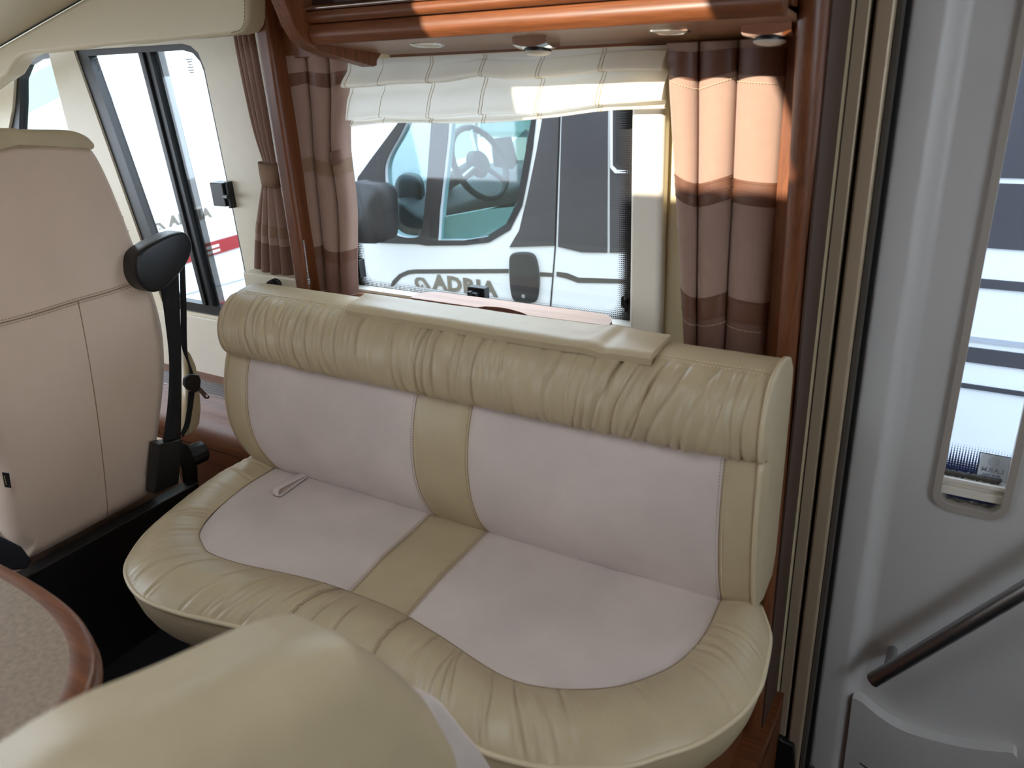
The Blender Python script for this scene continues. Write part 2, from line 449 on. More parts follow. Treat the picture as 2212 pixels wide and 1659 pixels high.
struct(mb.build('wall_rear', cream))

# ---- window_1 : the living room window behind the sofa
win1 = struct(bpy.data.objects.new('window_1', None)); COL.objects.link(win1); win1.location = (-1.06, WY, 0.86)
win1['label'] = 'large hinged acrylic window behind the sofa with dotted black border'
mb = MB(); mb.box(-0.646, -0.577, 1.516, 1.556, 0.845, 1.44)
mb.build('window_frame', white_plastic, win1, bevel=0.012, seg=4)
mb = MB(); mb.box(-1.50, -0.64, 1.535, 1.60, 0.826, 0.866)
mb.build('window_sill', wood_pale, win1, bevel=0.004)
mb = MB(); mb.box(-1.48, -0.646, 1.545, 1.60, 0.866, 0.874)
mb.build('sill_rail', white_plastic, win1, bevel=0.002)
fg = frit_glass('window pane with dotted border', (0.80, 0.84, 0.87, 1), -1.474, -0.662, 0.872, 1.43, 0.042, 0.0046, boff=0.020)
mb = MB(); mb.box(-1.475, -0.652, 1.580, 1.584, 0.866, 1.43)
mb.build('pane', fg, win1)
def latch(px, py, Y, w, h, parent):
    c = U(px, py, 1, Y); m2 = MB()
    m2.box(c[0] - w / 2, c[0] + w / 2, Y - 0.004, Y + 0.02, c[2] - h / 2, c[2] + h / 2)
    m2.box(c[0] - w * 0.28, c[0] + w * 0.22, Y - 0.022, Y - 0.002, c[2] - h * 0.18, c[2] + h * 0.2)
    m2.box(c[0] - w * 0.12, c[0] + w * 0.05, Y - 0.035, Y - 0.02, c[2] - h * 0.05, c[2] + h * 0.42)
    return m2.build('latch', black, parent, bevel=0.003)
latch(771, 581, 1.565, 0.026, 0.05, win1); latch(1030, 634, 1.565, 0.05, 0.032, win1); latch(1356, 652, 1.565, 0.012, 0.05, win1)

# ---- window_2 : sliding cab side window
win2 = struct(bpy.data.objects.new('window_2', None)); COL.objects.link(win2); win2.location = (-2.2, WY, 0.72)
win2['label'] = 'black framed sliding cab side window'
hl = [(-2.418, 1.487), (-2.180, 1.487), (-2.122, 0.745), (-2.262, 0.745)]
hr = [(-2.128, 1.487), (-1.985, 1.487), (-1.945, 1.478), (-1.921, 1.455), (-1.914, 1.43), (-1.903, 1.15), (-1.896, 0.86), (-1.895, 0.77), (-1.91, 0.748), (-1.94, 0.745), (-2.075, 0.745)]
mb = MB(); mb.plate(P2(w2, 1.557), [P2(hl, 1.557), P2(hr, 1.557)], (0, 0.028, 0))
mb.build('window_frame', black, win2)
mb = MB(); mb.prism(P2([(-2.166, 1.487), (-2.150, 1.487), (-2.096, 0.745), (-2.112, 0.745)], 1.549), (0, 0.01, 0))
mb.build('sliding_bar', black, win2, bevel=0.002)
mb = MB(); mb.prism(P2([(x, z) for x, z in hl], 1.578), (0, 0.004, 0)); mb.build('pane', pane, win2)
mb = MB(); mb.prism(P2([(x, z) for x, z in hr], 1.568), (0, 0.004, 0)); mb.build('pane', pane, win2)
shade_glass = glass('smoked strip', (0.42, 0.42, 0.42, 1), 0.08)
mb = MB(); mb.prism(P2([(-2.128, 1.487), (-2.088, 1.487), (-2.035, 0.745), (-2.075, 0.745)], 1.573), (0, 0.003, 0)); mb.build('pane_edge', shade_glass, win2)
c = U(482, 420, 1, 1.535)
mb = MB(); mb.box(c[0] - 0.034, c[0] + 0.018, 1.522, 1.562, c[2] - 0.032, c[2] + 0.034); mb.box(c[0] + 0.018, c[0] + 0.030, 1.53, 1.562, c[2] - 0.038, c[2] + 0.036)
mb.tube([(c[0] + 0.012, 1.525, c[2] - 0.004), (c[0] + 0.046, 1.515, c[2] - 0.002)], 0.006, 8)
mb.build('latch', black, win2, bevel=0.004)
for gx, gy in ((497, 344), (412, 144), (210, 144)):      # small etched approval marks on the glass
    if gx == 497: continue
    c = U(gx, gy, 1, 1.5665 if gx > 300 else 1.577); mb = MB()
    for k, w in enumerate((0.014, 0.010, 0.007, 0.011, 0.012, 0.009)):
        mb.box(c[0] - w, c[0] + w, c[1] - 0.0005, c[1], c[2] + 0.018 - k * 0.007, c[2] + 0.0205 - k * 0.007)
    mb.build('approval_mark', print_pale, win2)
# ---- window_3 : fixed quarter window
win3 = struct(bpy.data.objects.new('window_3', None)); COL.objects.link(win3); win3.location = (-2.8, WY, 0.95)
win3['label'] = 'fixed quarter window ahead of the sliding cab window'
mb = MB(); h3 = [(-2.925, 1.25), (-2.86, 1.36), (-2.825, 1.43), (-2.77, 1.472), (-2.71, 1.487), (-2.617, 1.49), (-2.615, 1.26), (-2.605, 0.965), (-2.95, 0.965)]
mb.plate(P2(w3, 1.560), [P2(h3, 1.560)], (0, 0.03, 0)); mb.build('window_frame', black, win3)
mb = MB(); mb.prism(P2(h3, 1.575), (0, 0.004, 0)); mb.build('pane', pane, win3)

# ---- posts, rails and door frame
mb = MB(); mb.box(-1.588, -1.543, 1.46, 1.56, 0.0, 2.0)
struct(mb.build('trim_1', wood_z, bevel=0.010, seg=4))
mb = MB(); mb.box(-1.545, -1.24, 1.505, 1.56, 1.452, 1.60)
t2 = struct(mb.build('trim_2', wood_x, bevel=0.003))
mb = MB(); mb.box(-1.545, -1.24, 1.490, 1.56, 1.517, 1.548); mb.build('rounded_moulding', wood_x, t2, bevel=0.012, seg=4)
mb = MB(); mb.box(-0.362, -0.300, 1.497, 1.56, 0.0, 1.475)
struct(mb.build('trim_3', wood_z, bevel=0.002))
# rounded partition edge, bowing slightly forward at the top
mb = MB(); rings = []
for z, yf in ((-0.02, 1.395), (0.4, 1.405), (0.8, 1.425), (1.1, 1.41), (1.35, 1.375), (1.6, 1.34), (2.0, 1.34)):
    ring = [(-0.314, 1.60, z), (-0.314, yf + 0.022, z)]
    for k in range(9):
        a = math.pi - k / 8 * math.pi
        ring.append((-0.292 + 0.022 * math.cos(a), yf + 0.022 - 0.022 * math.sin(a), z))
    ring += [(-0.270, yf + 0.022, z), (-0.270, 1.60, z)]
    rings.append(ring)
mb.grid(rings)
mb.f.append(tuple(range(len(rings[0])))); o_ = (len(rings) - 1) * len(rings[0]); mb.f.append(tuple(range(o_, o_ + len(rings[0]))))
t4 = struct(mb.build('trim_4', wood_z, smooth=False))
t4.data.polygons.foreach_set('use_smooth', [True] * len(t4.data.polygons))
em = t4.modifiers.new('edges', 'EDGE_SPLIT'); em.split_angle = R(40)
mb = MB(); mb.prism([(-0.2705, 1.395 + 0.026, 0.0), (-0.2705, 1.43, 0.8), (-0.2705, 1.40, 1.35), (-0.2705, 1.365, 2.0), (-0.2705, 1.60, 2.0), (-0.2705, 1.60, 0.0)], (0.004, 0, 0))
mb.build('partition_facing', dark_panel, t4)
door_frame_z = (-0.30, 1.95)
def strip(name, x0, x1, y0, y1, m, bev=0.002, z0=-0.30, z1=1.95):
    b2 = MB(); b2.box(x0, x1, y0, y1, z0, z1); return struct(b2.build(name, m, bevel=bev))
strip('trim_5', -0.268, -0.2365, 1.552, 1.60, alu, 0.004)
strip('trim_6', -0.2365, -0.229, 1.575, 1.60, rubber, 0)
strip('trim_7', -0.229, -0.1985, 1.548, 1.60, alu, 0.006)
t8 = strip('trim_8', -0.1985, -0.1875, 1.562, 1.60, pile, 0.003)
strip('trim_9', -0.1875, -0.1800, 1.588, 1.612, rubber, 0.001)
strip('trim_10', -0.2600, -0.2585, 1.5505, 1.56, rubber, 0)

# ---- door_1 : entry door
door = struct(bpy.data.objects.new('door_1', None)); COL.objects.link(door); door.location = (0.2, 1.62, -0.25)
door['label'] = 'pale grey entry door with narrow window and slanted steel grab rail'
DZ0, DZ1 = -0.245, 1.93
prof = [(-0.183, 1.640)] + [(-0.183 + 0.012 * (1 - math.cos(R(a))), 1.604 - 0.012 * math.sin(R(a))) for a in range(0, 91, 15)]
prof += [(-0.150, 1.5915), (-0.140, 1.5918)]
for k in range(13):
    t = k / 12; s_ = t * t * (3 - 2 * t); prof.append((-0.132 + 0.044 * t, 1.592 + 0.026 * s_))
zs = [DZ0, DZ0 + 0.002] + list(np.linspace(DZ0 + 0.02, DZ1, 12))
def corner(x, z):      # rounded lower corner of the door
    return x
mb = MB(); mb.grid([[(x + (0.02 * max(0, (DZ0 + 0.02 - z) / 0.02)), y, z) for x, y in prof] for z in zs])
mb.build('door_rim', door_grey, door, smooth=True)
WH = rrect(-0.014, 0.106, 0.564, 1.55, 1.618, 0.026)
mb = MB(); mb.plate(rect(-0.0885, 0.66, DZ0, DZ1, 1.618), [WH], (0, 0.022, 0)); mb.build('door_panel', door_grey, door)
mb = MB(); mb.plate(rrect(-0.021, 0.113, 0.553, 1.56, 1.606, 0.036), [rrect(-0.007, 0.099, 0.567, 1.545, 1.606, 0.024)], (0, 0.033, 0))
wf = mb.build('window_surround', door_rim, door, bevel=0.004)
mb = MB(); mb.box(-0.014, 0.106, 1.622, 1.642, 0.582, 0.600); mb.box(-0.014, 0.106, 1.630, 1.645, 0.600, 0.612); mb.box(-0.014, 0.106, 1.618, 1.642, 0.612, 0.622); mb.build('window_ledge', white_plastic, door, bevel=0.002)
pz = []
for k in range(24):
    x = -0.008 + k * 0.0042; pz.append((x, 1.630, 0.628 - 0.0 + 0.0015 * math.sin(k * 2.1)))
mb = MB(); mb.tube(pz, [0.006 + 0.0012 * math.sin(k * 3.3) for k in range(24)], 8); mb.build('brush_seal', pile, door, smooth=True)
# crumpled dark liner under the ledge
P = [[(-0.01 + 0.106 * i / 20, 1.630 + 0.010 * noise.noise((i * 0.5, j * 0.8, 3.0)), 0.560 + 0.013 * j / 3) for j in range(4)] for i in range(21)]
mb = MB(); mb.grid(P); mb.build('crumpled_liner', mat('crumpled foil', srgb(90, 88, 84), 0.3, metal=0.3), door)
mb = MB(); mb.box(-0.02, 0.112, 1.644, 1.648, 0.56, 1.56)
mb.build('pane', frit_glass('door pane with dotted border', (0.80, 0.86, 0.94, 1), -0.5, 0.5, 0.605, 1.6, 0.085, 0.0050, col=srgb(52, 62, 104), sides='B'), door)
mb = MB(); sx, sz = 0.062, 0.716
c = U(2145, 1010, 1, 1.643); sx, sz = c[0], c[2]
mb.box(sx - 0.024, sx + 0.027, 1.642, 1.6436, sz - 0.029, sz + 0.029); st = mb.build('alarm_sticker', sticker, door)
mb = MB(); mb.plate(rect(sx - 0.0275, sx + 0.0275, sz - 0.0295, sz + 0.0295, 1.6415), [rect(sx - 0.0258, sx + 0.0258, sz - 0.0278, sz + 0.0278, 1.6415)], (0, 0.0004, 0)); mb.build('border', print_dark, st)
text_mesh('lettering', 'LARM', print_pale, (sx, 1.6416, sz - 0.006), ROT_NEG_Y, 0.0145, st, bold=0.0004, mirror=True, extr=0.0002)
mb = MB()
for row, segs in ((0, ((-0.016, -0.002), (0.001, 0.006), (0.008, 0.015))), (1, ((-0.019, 0.006), (0.009, 0.018)))):
    for x0, x1 in segs: mb.box(sx + x0, sx + x1, 1.6414, 1.642, sz - 0.0175 - row * 0.0048, sz - 0.0155 - row * 0.0048)
mb.build('unreadable_print', mat('blue grey print', srgb(120, 132, 168), 0.6), st)
for rr_ in (0.0025, 0.006, 0.0095):
    pts = [(sx + rr_ * math.cos(a), 1.6417, sz + 0.013 + rr_ * math.sin(a)) for a in np.linspace(0, 2 * math.pi, 20, endpoint=False)]
    mb = MB(); mb.tube(pts, 0.0004, 4, closed=True); mb.build('emblem_ring', print_pale, st)
c = U(2095, 1037, 1, 1.6430)
text_mesh('maker_mark', 'HARTAL', print_dark, (c[0], 1.6430, c[2] + 0.006), ROT_NEG_Y, 0.009, door, mirror=True, extr=0.0002)
# grab rail
a = U(1885, 1470, 1, 1.54); b = U(2212, 1275, 1, 1.54); d_ = (b - a); d_ /= np.linalg.norm(d_)
e = a + d_ * 0.62
mb = MB(); mb.tube([a, e], 0.0165, 20); gr = mb.build('grab_rail', steel, door, smooth=False, bevel=0.002)
for q in (a + d_ * 0.045, a + d_ * 0.57):
    mb = MB(); mb.tube([(q[0], 1.535, q[2]), (q[0], 1.620, q[2])], 0.0105, 16); mb.build('rail_standoff', steel, gr, bevel=0.001)
# lower storage pocket
top = smoothc([U(*p, 1, 1.587)[[0, 2]] for p in ((1841, 1508), (1862, 1518), (1905, 1553), (1960, 1583), (2060, 1611), (2140, 1623), (2186, 1627), (2197, 1638))], 30)
pl = [(x, 1.588, z) for x, z in top] + [(0.222, 1.588, -0.20), (0.205, 1.588, -0.222), (-0.075, 1.588, -0.222), (-0.101, 1.588, -0.20)]
mb = MB(); mb.prism(pl, (0, 0.032, 0)); mb.build('door_pocket', door_grey, door, bevel=0.006, seg=3)
lip = [U(p[0], p[1], 1, 1.5855) for p in ((1857, 1648), (1874, 1660), (1900, 1672), (1960, 1690))]
mb = MB(); mb.tube(smoothc(lip, 20), 0.0016, 6); mb.build('moulded_line', rubber, door)

# ---- cab: side console, padded lining, headliner
cp = [(1.552, 0.510), (1.500, 0.505), (1.470, 0.470), (1.452, 0.438), (1.440, 0.425), (1.420, 0.405), (1.405, 0.380), (1.398, 0.350), (1.400, 0.325)]
mb = MB(); mb.prism([(-3.2, y, z) for y, z in cp] + [(-3.2, 1.552, 0.325)], (1.62, 0, 0)); cons = struct(mb.build('trim_11', wood_x, bevel=0.0015))
mb = MB(); mb.prism([(-3.2, 1.404, 0.0), (-3.2, 1.404, 0.321), (-3.2, 1.55, 0.321), (-3.2, 1.55, 0.0)], (1.62, 0, 0)); mb.build('console_front', wood_dark, cons)
for k in range(5):
    t0, t1 = k / 5, (k + 0.55) / 5
    p0 = np.array((1.500, 0.505)); p1 = np.array((1.474, 0.476)); n_ = np.array((-0.74, 0.67)) * 0.003
    q0 = p0 + (p1 - p0) * t0; q1 = p0 + (p1 - p0) * t1
    b2 = MB(); b2.prism([(-2.45, *(q0 + n_)), (-2.45, *(q1 + n_)), (-2.45, *(q1 - n_ * 2)), (-2.45, *(q0 - n_ * 2))], (0.62, 0, 0)); b2.build('vent_slat', black, cons)
b2 = MB(); b2.tube([(-2.45, 1.472, 0.474), (-1.83, 1.472, 0.474)], 0.002, 6); b2.build('vent_trim', steel, cons)
# padded valance above the cab windows
low = [(-260, 330), (-40, 200), (0, 172), (14, 163), (24, 146), (34, 131), (46, 122), (62, 117), (105, 113), (190, 103), (300, 94), (420, 83), (505, 75), (522, 70), (531, 58), (535, 40), (535, 0), (533, -60), (530, -160)]
seam = [(190, -160), (178, -2), (90, 48), (0, 100), (-60, 134), (-300, 270)]
PY = 1.405
pts = [U(x, y, 1, PY) for x, y in low]
ps = [U(x, y, 1, PY) for x, y in ((330, -88), (178, -2), (90, 48), (0, 100), (-60, 134), (-280, 258))]
mb = MB(); mb.prism(pts + [np.array((ps[0][0], PY, 1.78))] * 0 + ps, (0, 0.06, 0), ngon=True); val = struct(mb.build('trim_12', cream_vinyl, bevel=0.012, seg=4))
val['label'] = 'padded cream vinyl valance above the cab windows'
edge = [U(x, y, 1, PY - 0.001) for x, y in ((527, -60), (528, 0), (528, 38), (525, 54), (517, 66), (500, 70))]
stuff(stitches(smoothc(edge, 40), 0.008, 0.005, 0.0009).build('stitching', thread_dark, val))
# headliner panel sloping in from the seam
A_, B_ = ps[0], ps[-1]
mb = MB(); rows = []
for p in ps:
    p = np.asarray(p); row = []
    for t in np.linspace(0, 1, 10):
        row.append(p + np.array((0.0, -0.004 - 1.3 * t, 0.03 * math.sin(t * math.pi * 0.5) * 3 - 0.012 * math.exp(-((t - 0.02) / 0.05) ** 2) * 0)))
    rows.append(row)
mb.grid(rows); hp = struct(mb.build('ceiling_cab', headliner, smooth=True))
sm = hp.modifiers.new('thick', 'SOLIDIFY'); sm.thickness = 0.02; sm.offset = 1
mb = MB(); mb.tube([np.asarray(p) + np.array((0, -0.003, -0.001)) for p in ps], 0.0022, 6); mb.build('seam_line', rubber, val)

# ================================================================== SOFA
sofa = thing('bench_sofa', 'beige leather bench sofa with pinkish suede panels under the large window', 'sofa', (-0.94, 1.15, 0.0))
# --- seat cushion
outer = smoothc([(-1.650, 1.30), (-1.660, 1.15), (-1.640, 1.03), (-1.600, 0.90), (-1.548, 0.815), (-1.505, 0.774), (-1.435, 0.742), (-1.37, 0.731), (-1.28, 0.737), (-1.20, 0.752),
                 (-1.10, 0.771), (-0.98, 0.784), (-0.86, 0.786), (-0.74, 0.774), (-0.64, 0.756), (-0.564, 0.744), (-0.50, 0.752), (-0.44, 0.770), (-0.352, 0.822), (-0.309, 0.867),
                 (-0.266, 0.919), (-0.238, 0.973), (-0.221, 1.022), (-0.214, 1.08), (-0.219, 1.14), (-0.230, 1.208), (-0.245, 1.245), (-0.275, 1.30)], 720)
inner = smoothc([(-1.533, 1.30), (-1.533, 1.234), (-1.530, 1.141), (-1.511, 1.049), (-1.487, 0.982), (-1.454, 0.934), (-1.409, 0.907), (-1.367, 0.893), (-1.273, 0.897), (-1.166, 0.917),
                 (-1.077, 0.930), (-0.999, 0.934), (-0.911, 0.934), (-0.849, 0.929), (-0.753, 0.912), (-0.665, 0.892), (-0.606, 0.882), (-0.554, 0.884), (-0.493, 0.904), (-0.438, 0.936),
                 (-0.400, 0.970), (-0.357, 1.034), (-0.337, 1.099), (-0.331, 1.158), (-0.334, 1.232), (-0.338, 1.30)], 720)
NS, NT = 720, 30
Tt = np.linspace(0, 1, NT)
arc = np.r_[0, np.cumsum(np.linalg.norm(np.diff(outer, axis=0), axis=1))]
S2, T2 = np.meshgrid(arc, Tt, indexing='ij')
D = wrinkles(S2, T2, 58, 0.0052, 0.0040, arc[-1], 0.036, seed=31) + wrinkles(S2, T2, 80, 0.0010, 0.0022, arc[-1], 0.025, seed=12)
D *= np.clip(np.minimum(T2, 1 - T2) * 14, 0.25, 1)
P = np.zeros((NS, NT, 3))
tt = Tt ** 0.95
P[:, :, 0] = inner[:, None, 0] * (1 - tt) + outer[:, None, 0] * tt
P[:, :, 1] = inner[:, None, 1] * (1 - tt) + outer[:, None, 1] * tt
zc = 0.4545 * (1 - Tt) + 0.436 * Tt + 0.030 * np.sin(np.pi * Tt ** 1.15) ** 0.75
P[:, :, 2] = zc[None, :] + D
mb = MB(); mb.grid(P)
seat = mb.build('seat_roll', leather, sofa, smooth=True)
# cross seams in the gathered roll (two pairs near the middle)
def roll_line(frac_in, frac_out, lift=0.0016, n=24):
    pts = []
    for k in range(n):
        t = k / (n - 1); i = (frac_in * (1 - t) + frac_out * t) * (NS - 1); i0 = int(i); j = t * (NT - 1); j0 = min(int(j), NT - 2); f_ = j - j0
        p = P[i0, j0] * (1 - f_) + P[i0, j0 + 1] * f_
        pts.append(p + np.array((0, 0, lift)))
    return pts
def frac_at(x, curve): return int(np.argmin(np.abs(curve[:, 0] - x) + (curve[:, 1] > 1.0) * 9)) / (NS - 1)
for xi, xo in ((-1.02, -1.045), (-0.835, -0.83)):
    ln = roll_line(frac_at(xi, inner), frac_at(xo, outer), 0.0004)
    m2 = MB(); m2.tube(ln, 0.0008, 6); m2.build('roll_seam', thread_dark, seat)
    for off in (-0.004, 0.004):
        stuff(stitches([p + np.array((off, 0, 0.0012)) for p in ln]).build('stitching', thread_dark, seat))
# piping
pipe = np.c_[outer[::4], np.full(len(outer[::4]), 0.436)]
cen = np.array((-0.94, 1.25)); 
mb = MB(); mb.tube(pipe, 0.0052, 8); mb.build('piping', leather_trim, seat, smooth=True)
# skirt
rows = []
o4 = outer[::4]
tang = np.gradient(o4, axis=0); nrm = np.c_[-tang[:, 1], tang[:, 0]]; nrm /= np.linalg.norm(nrm, axis=1, keepdims=True)   # inward normal
for z, ins in ((0.435, 0.002), (0.42, 0.001), (0.40, 0.003), (0.37, 0.010), (0.34, 0.022), (0.315, 0.036), (0.305, 0.048), (0.303, 0.10)):
    rows.append(np.c_[o4 + nrm * ins, np.full(len(o4), z)])
mb = MB(); mb.grid(np.array(rows)); mb.build('seat_skirt', leather, sofa, smooth=True)
# flat inset panels: suede, leather strip, suede
iS = [0, frac_at(-0.999, inner), frac_at(-0.849, inner), 1.0]
bx = [-1.533, -1.019, -0.863, -0.338]
Ub = 1.30
def seat_panel(k, name, m):
    i0, i1 = int(iS[k] * (NS - 1)), int(iS[k + 1] * (NS - 1))
    cpts = inner[i0:i1 + 1:3]; cpts = np.vstack([cpts, inner[i1]]) if (i1 - i0) % 3 else cpts
    nb = len(cpts); G = np.zeros((nb, 24, 3))
    for a in range(nb):
        b_ = np.array((bx[k] + (bx[k + 1] - bx[k]) * (a / (nb - 1)), Ub))
        if k == 0: b_[0] = bx[0] + (bx[1] - bx[0]) * np.clip((cpts[a][0] - bx[0]) / (inner[i1][0] - bx[0]), 0, 1)
        if k == 2: b_[0] = bx[2] + (bx[3] - bx[2]) * np.clip((cpts[a][0] - inner[i0][0]) / (bx[3] - inner[i0][0]), 0, 1)
        for j in range(24):
            t = j / 23; p = cpts[a] * (1 - t) + b_ * t
            edge = min(1, 6 * t, 1)
            dx = min(p[0] + 1.54, -0.33 - p[0]); crown = 0.011 * min(1, t * 3.2) * min(1, dx * 6)
            seamd = min(abs(p[0] + 1.005), abs(p[0] + 0.855)); crown -= 0.004 * math.exp(-(seamd / 0.014) ** 2)
            crown += 0.0022 * noise.noise((p[0] * 7, p[1] * 9, 1.0))
            G[a, j] = (p[0], p[1], 0.4535 + crown)
    m2 = MB(); m2.grid(G); return m2.build(name, m, sofa, smooth=True), G
pL, GL = seat_panel(0, 'seat_suede_panel', suede); pM, GM = seat_panel(1, 'seat_leather_strip', leather); pR, GR = seat_panel(2, 'seat_suede_panel', suede)
for G, idx in ((GM, 0), (GM, -1)):
    ln = G[idx]
    for off, m_ in ((0.005, thread_dark), (-0.005, thread_dark)):
        stuff(stitches(ln[:-1] + np.array((off, 0, 0.0016))).build('stitching', m_, pM))
    m2 = MB(); m2.tube(ln[:-1] + np.array((0, 0, 0.0004)), 0.0009, 5); m2.build('strip_seam', thread_dark, pM)
ring_in = np.c_[inner[::3], np.full(len(inner[::3]), 0.4552)]
m2 = MB(); m2.tube(ring_in, 0.0008, 5); m2.build('inset_seam', thread_dark, seat)
# --- backrest
XL, XR = -1.606, -0.274
def y_low(x, z):
    B = 0.052 - 0.040 * np.clip((x + 0.62) / 0.34, 0, 1) ** 1.5
    t = np.clip((z - 0.44) / 0.345, 0, 1)
    base = 1.262 - 0.047 * t
    er = np.clip((x - (XR - 0.12)) / 0.12, 0, 1) ** 1.5
    return base - (B + 0.012) * np.sin(np.pi * t ** 0.85) ** 0.8 - 0.006 * er * t ** 2
zs_low = 0.44 + (0.798 - 0.44) * np.linspace(0, 1, 44)
def low_panel(x0, x1, name, m, n):
    G = np.zeros((n, 44, 3))
    for i, x in enumerate(np.linspace(x0, x1, n)):
        for j, z in enumerate(zs_low):
            y = y_low(x, z)
            sd_ = min(abs(x + 1.515), abs(x + 1.0), abs(x + 0.858), abs(x + 0.335))
            y += 0.0035 * math.exp(-(sd_ / 0.010) ** 2)
            if x < XL + 0.03: y += 0.012 * ((XL + 0.03 - x) / 0.03) ** 2
            if x > XR - 0.02: y += 0.004 * ((x - XR + 0.02) / 0.02) ** 2
            y += 0.0022 * noise.noise((x * 6, z * 9, 5.0))
            G[i, j] = (x, y, z)
    m2 = MB(); m2.grid(G); return m2.build(name, m, sofa, smooth=True), G
b1, g1 = low_panel(XL, -1.515, 'back_leather_band', leather, 14)
b2_, g2 = low_panel(-1.515, -1.0, 'back_suede_panel', suede, 50)
b3, g3 = low_panel(-1.0, -0.858, 'back_leather_strip', leather, 16)
b4, g4 = low_panel(-0.858, -0.335, 'back_suede_panel', suede, 50)
b5, g5 = low_panel(-0.335, XR, 'back_leather_band', leather, 10)
for g, par in ((g2[0], b2_), (g3[0], b3), (g4[0], b4), (g5[0], b5)):
    m2 = MB(); m2.tube(g + np.array((0, -0.0002, 0)), 0.0009, 5); m2.build('panel_seam', thread_dark, par)
    for off, m_ in ((-0.0055, thread_dark), (0.0055, thread_light)):
        stuff(stitches(g + np.array((off, -0.0016, 0))).build('stitching', m_, par))
# gathered bolster across the top
bp_ = smoothc([(1.220, 0.783), (1.196, 0.790), (1.183, 0.808), (1.179, 0.838), (1.185, 0.870), (1.203, 0.902), (1.230, 0.922), (1.256, 0.931)], 40)
bt = np.gradient(bp_, axis=0); bn = np.c_[-bt[:, 1], bt[:, 0]]; bn /= np.linalg.norm(bn, axis=1, keepdims=True)
if bn[15, 0] > 0: bn = -bn
NX = 820; xsB = np.linspace(XL + 0.012, XR, NX)
S3, T3 = np.meshgrid(xsB - XL, np.linspace(0, 1, 40), indexing='ij')
D = wrinkles(S3, T3, 66, 0.0062, 0.0044, 1.34, 0.042, seed=21) + wrinkles(S3, T3, 150, 0.0012, 0.0024, 1.34, 0.025, seed=22)
D *= np.clip(np.minimum(T3, 1 - T3) * 12, 0.3, 1)
for xs_ in (-0.975, -0.838):
    D -= 0.0055 * np.exp(-((xsB[:, None] - xs_ - 0.03 * (np.linspace(0, 1, 40)[None, :] - 0.5) ** 2) / 0.0035) ** 2)
G = np.zeros((NX, 40, 3)); G[:, :, 0] = xsB[:, None]
endl = np.clip((xsB - xsB[0]) / 0.035, 0, 1); shrink = 1 - 0.30 * (1 - endl) ** 2.5
cyz = np.array((1.25, 0.855))
for k in range(2):
    base = cyz[k] + (bp_[:, k][None, :] - cyz[k]) * shrink[:, None]
    if k == 0: base = 1.25 + (base - 1.25) * (1 - 0.27 * np.clip((xsB - (XR - 0.12)) / 0.12, 0, 1) ** 1.5)[:, None]
    G[:, :, 1 + k] = base + bn[:, k][None, :] * D
mb = MB(); mb.grid(G); bol = mb.build('bolster', leather, sofa, smooth=True)
# top band behind the bolster
tb = [(1.256, 0.931), (1.264, 0.9335), (1.29, 0.938), (1.325, 0.936), (1.355, 0.925), (1.378, 0.90), (1.385, 0.86), (1.385, 0.45)]
mb = MB(); rows = []
for x in np.linspace(XL + 0.012, XR, 60):
    f_ = 0.012 * math.exp(-((x + 1.23) / 0.03) ** 2)
    e_ = 1 - 0.30 * (1 - min(1, (x - XL - 0.012) / 0.035)) ** 2.5
    rows.append([(x, cyz[0] + (y - cyz[0]) * e_, (cyz[1] + (z - cyz[1]) * e_ if z > 0.6 else z) - f_ * (1 if y < 1.35 else 0)) for y, z in tb])
mb.grid(rows); top_band = mb.build('top_band', leather, sofa, smooth=True)
for off in (-0.005, 0.006):
    ln = [(x, 1.256 + off, 0.9325 + (0.001 if off > 0 else -0.0004)) for x in np.linspace(XL + 0.06, XR - 0.01, 120)]
    stuff(stitches(ln, 0.0068, 0.004, 0.0009).build('stitching', thread_light, top_band))
# right end panel and piping
endp = [(y_low(XR, z) + 0.004, z) for z in np.linspace(0.455, 0.783, 14)] + [(1.25 + (p[0] - 1.25) * 0.73, p[1]) for p in bp_[2:]] + tb[1:7]
mb = MB(); mb.pillow([(XR, y, z) for y, z in endp] + [(XR, 1.385, 0.50), (XR, 1.37, 0.455), (XR, 1.31, 0.44)], (1, 0, 0), 0.006, 0.005, 0.006, inner=6, rsteps=4)
mb.build('end_panel', leather, sofa, smooth=True)
mb = MB(); mb.tube([(XR + 0.001, y - 0.002, z + 0.001) for y, z in endp], 0.0046, 8); mb.build('end_piping', leather_trim, sofa, smooth=True)
endl_ = [(y_low(XL, z) + 0.014, z) for z in np.linspace(0.455, 0.783, 14)]
mb = MB(); mb.tube([(XL, y, z) for y, z in endl_], 0.0042, 8); mb.build('end_piping', leather_trim, sofa, smooth=True)
mb = MB(); mb.prism([(XL + 0.002, y, z) for y, z in endl_] + [(XL + 0.002, 1.385, 0.785), (XL + 0.002, 1.385, 0.45)], (0.01, 0, 0)); mb.build('end_panel', leather, sofa)
lb = [(cyz[0] + (p[0] - cyz[0]) * 0.7, cyz[1] + (p[1] - cyz[1]) * 0.7) for p in list(bp_)] + [(cyz[0] + (y - cyz[0]) * 0.7, cyz[1] + (z - cyz[1]) * 0.7) for y, z in tb[1:7]]
mb = MB(); mb.prism([(XL + 0.012, y, z) for y, z in lb], (0.012, 0, 0)); mb.build('bolster_end', leather, sofa)
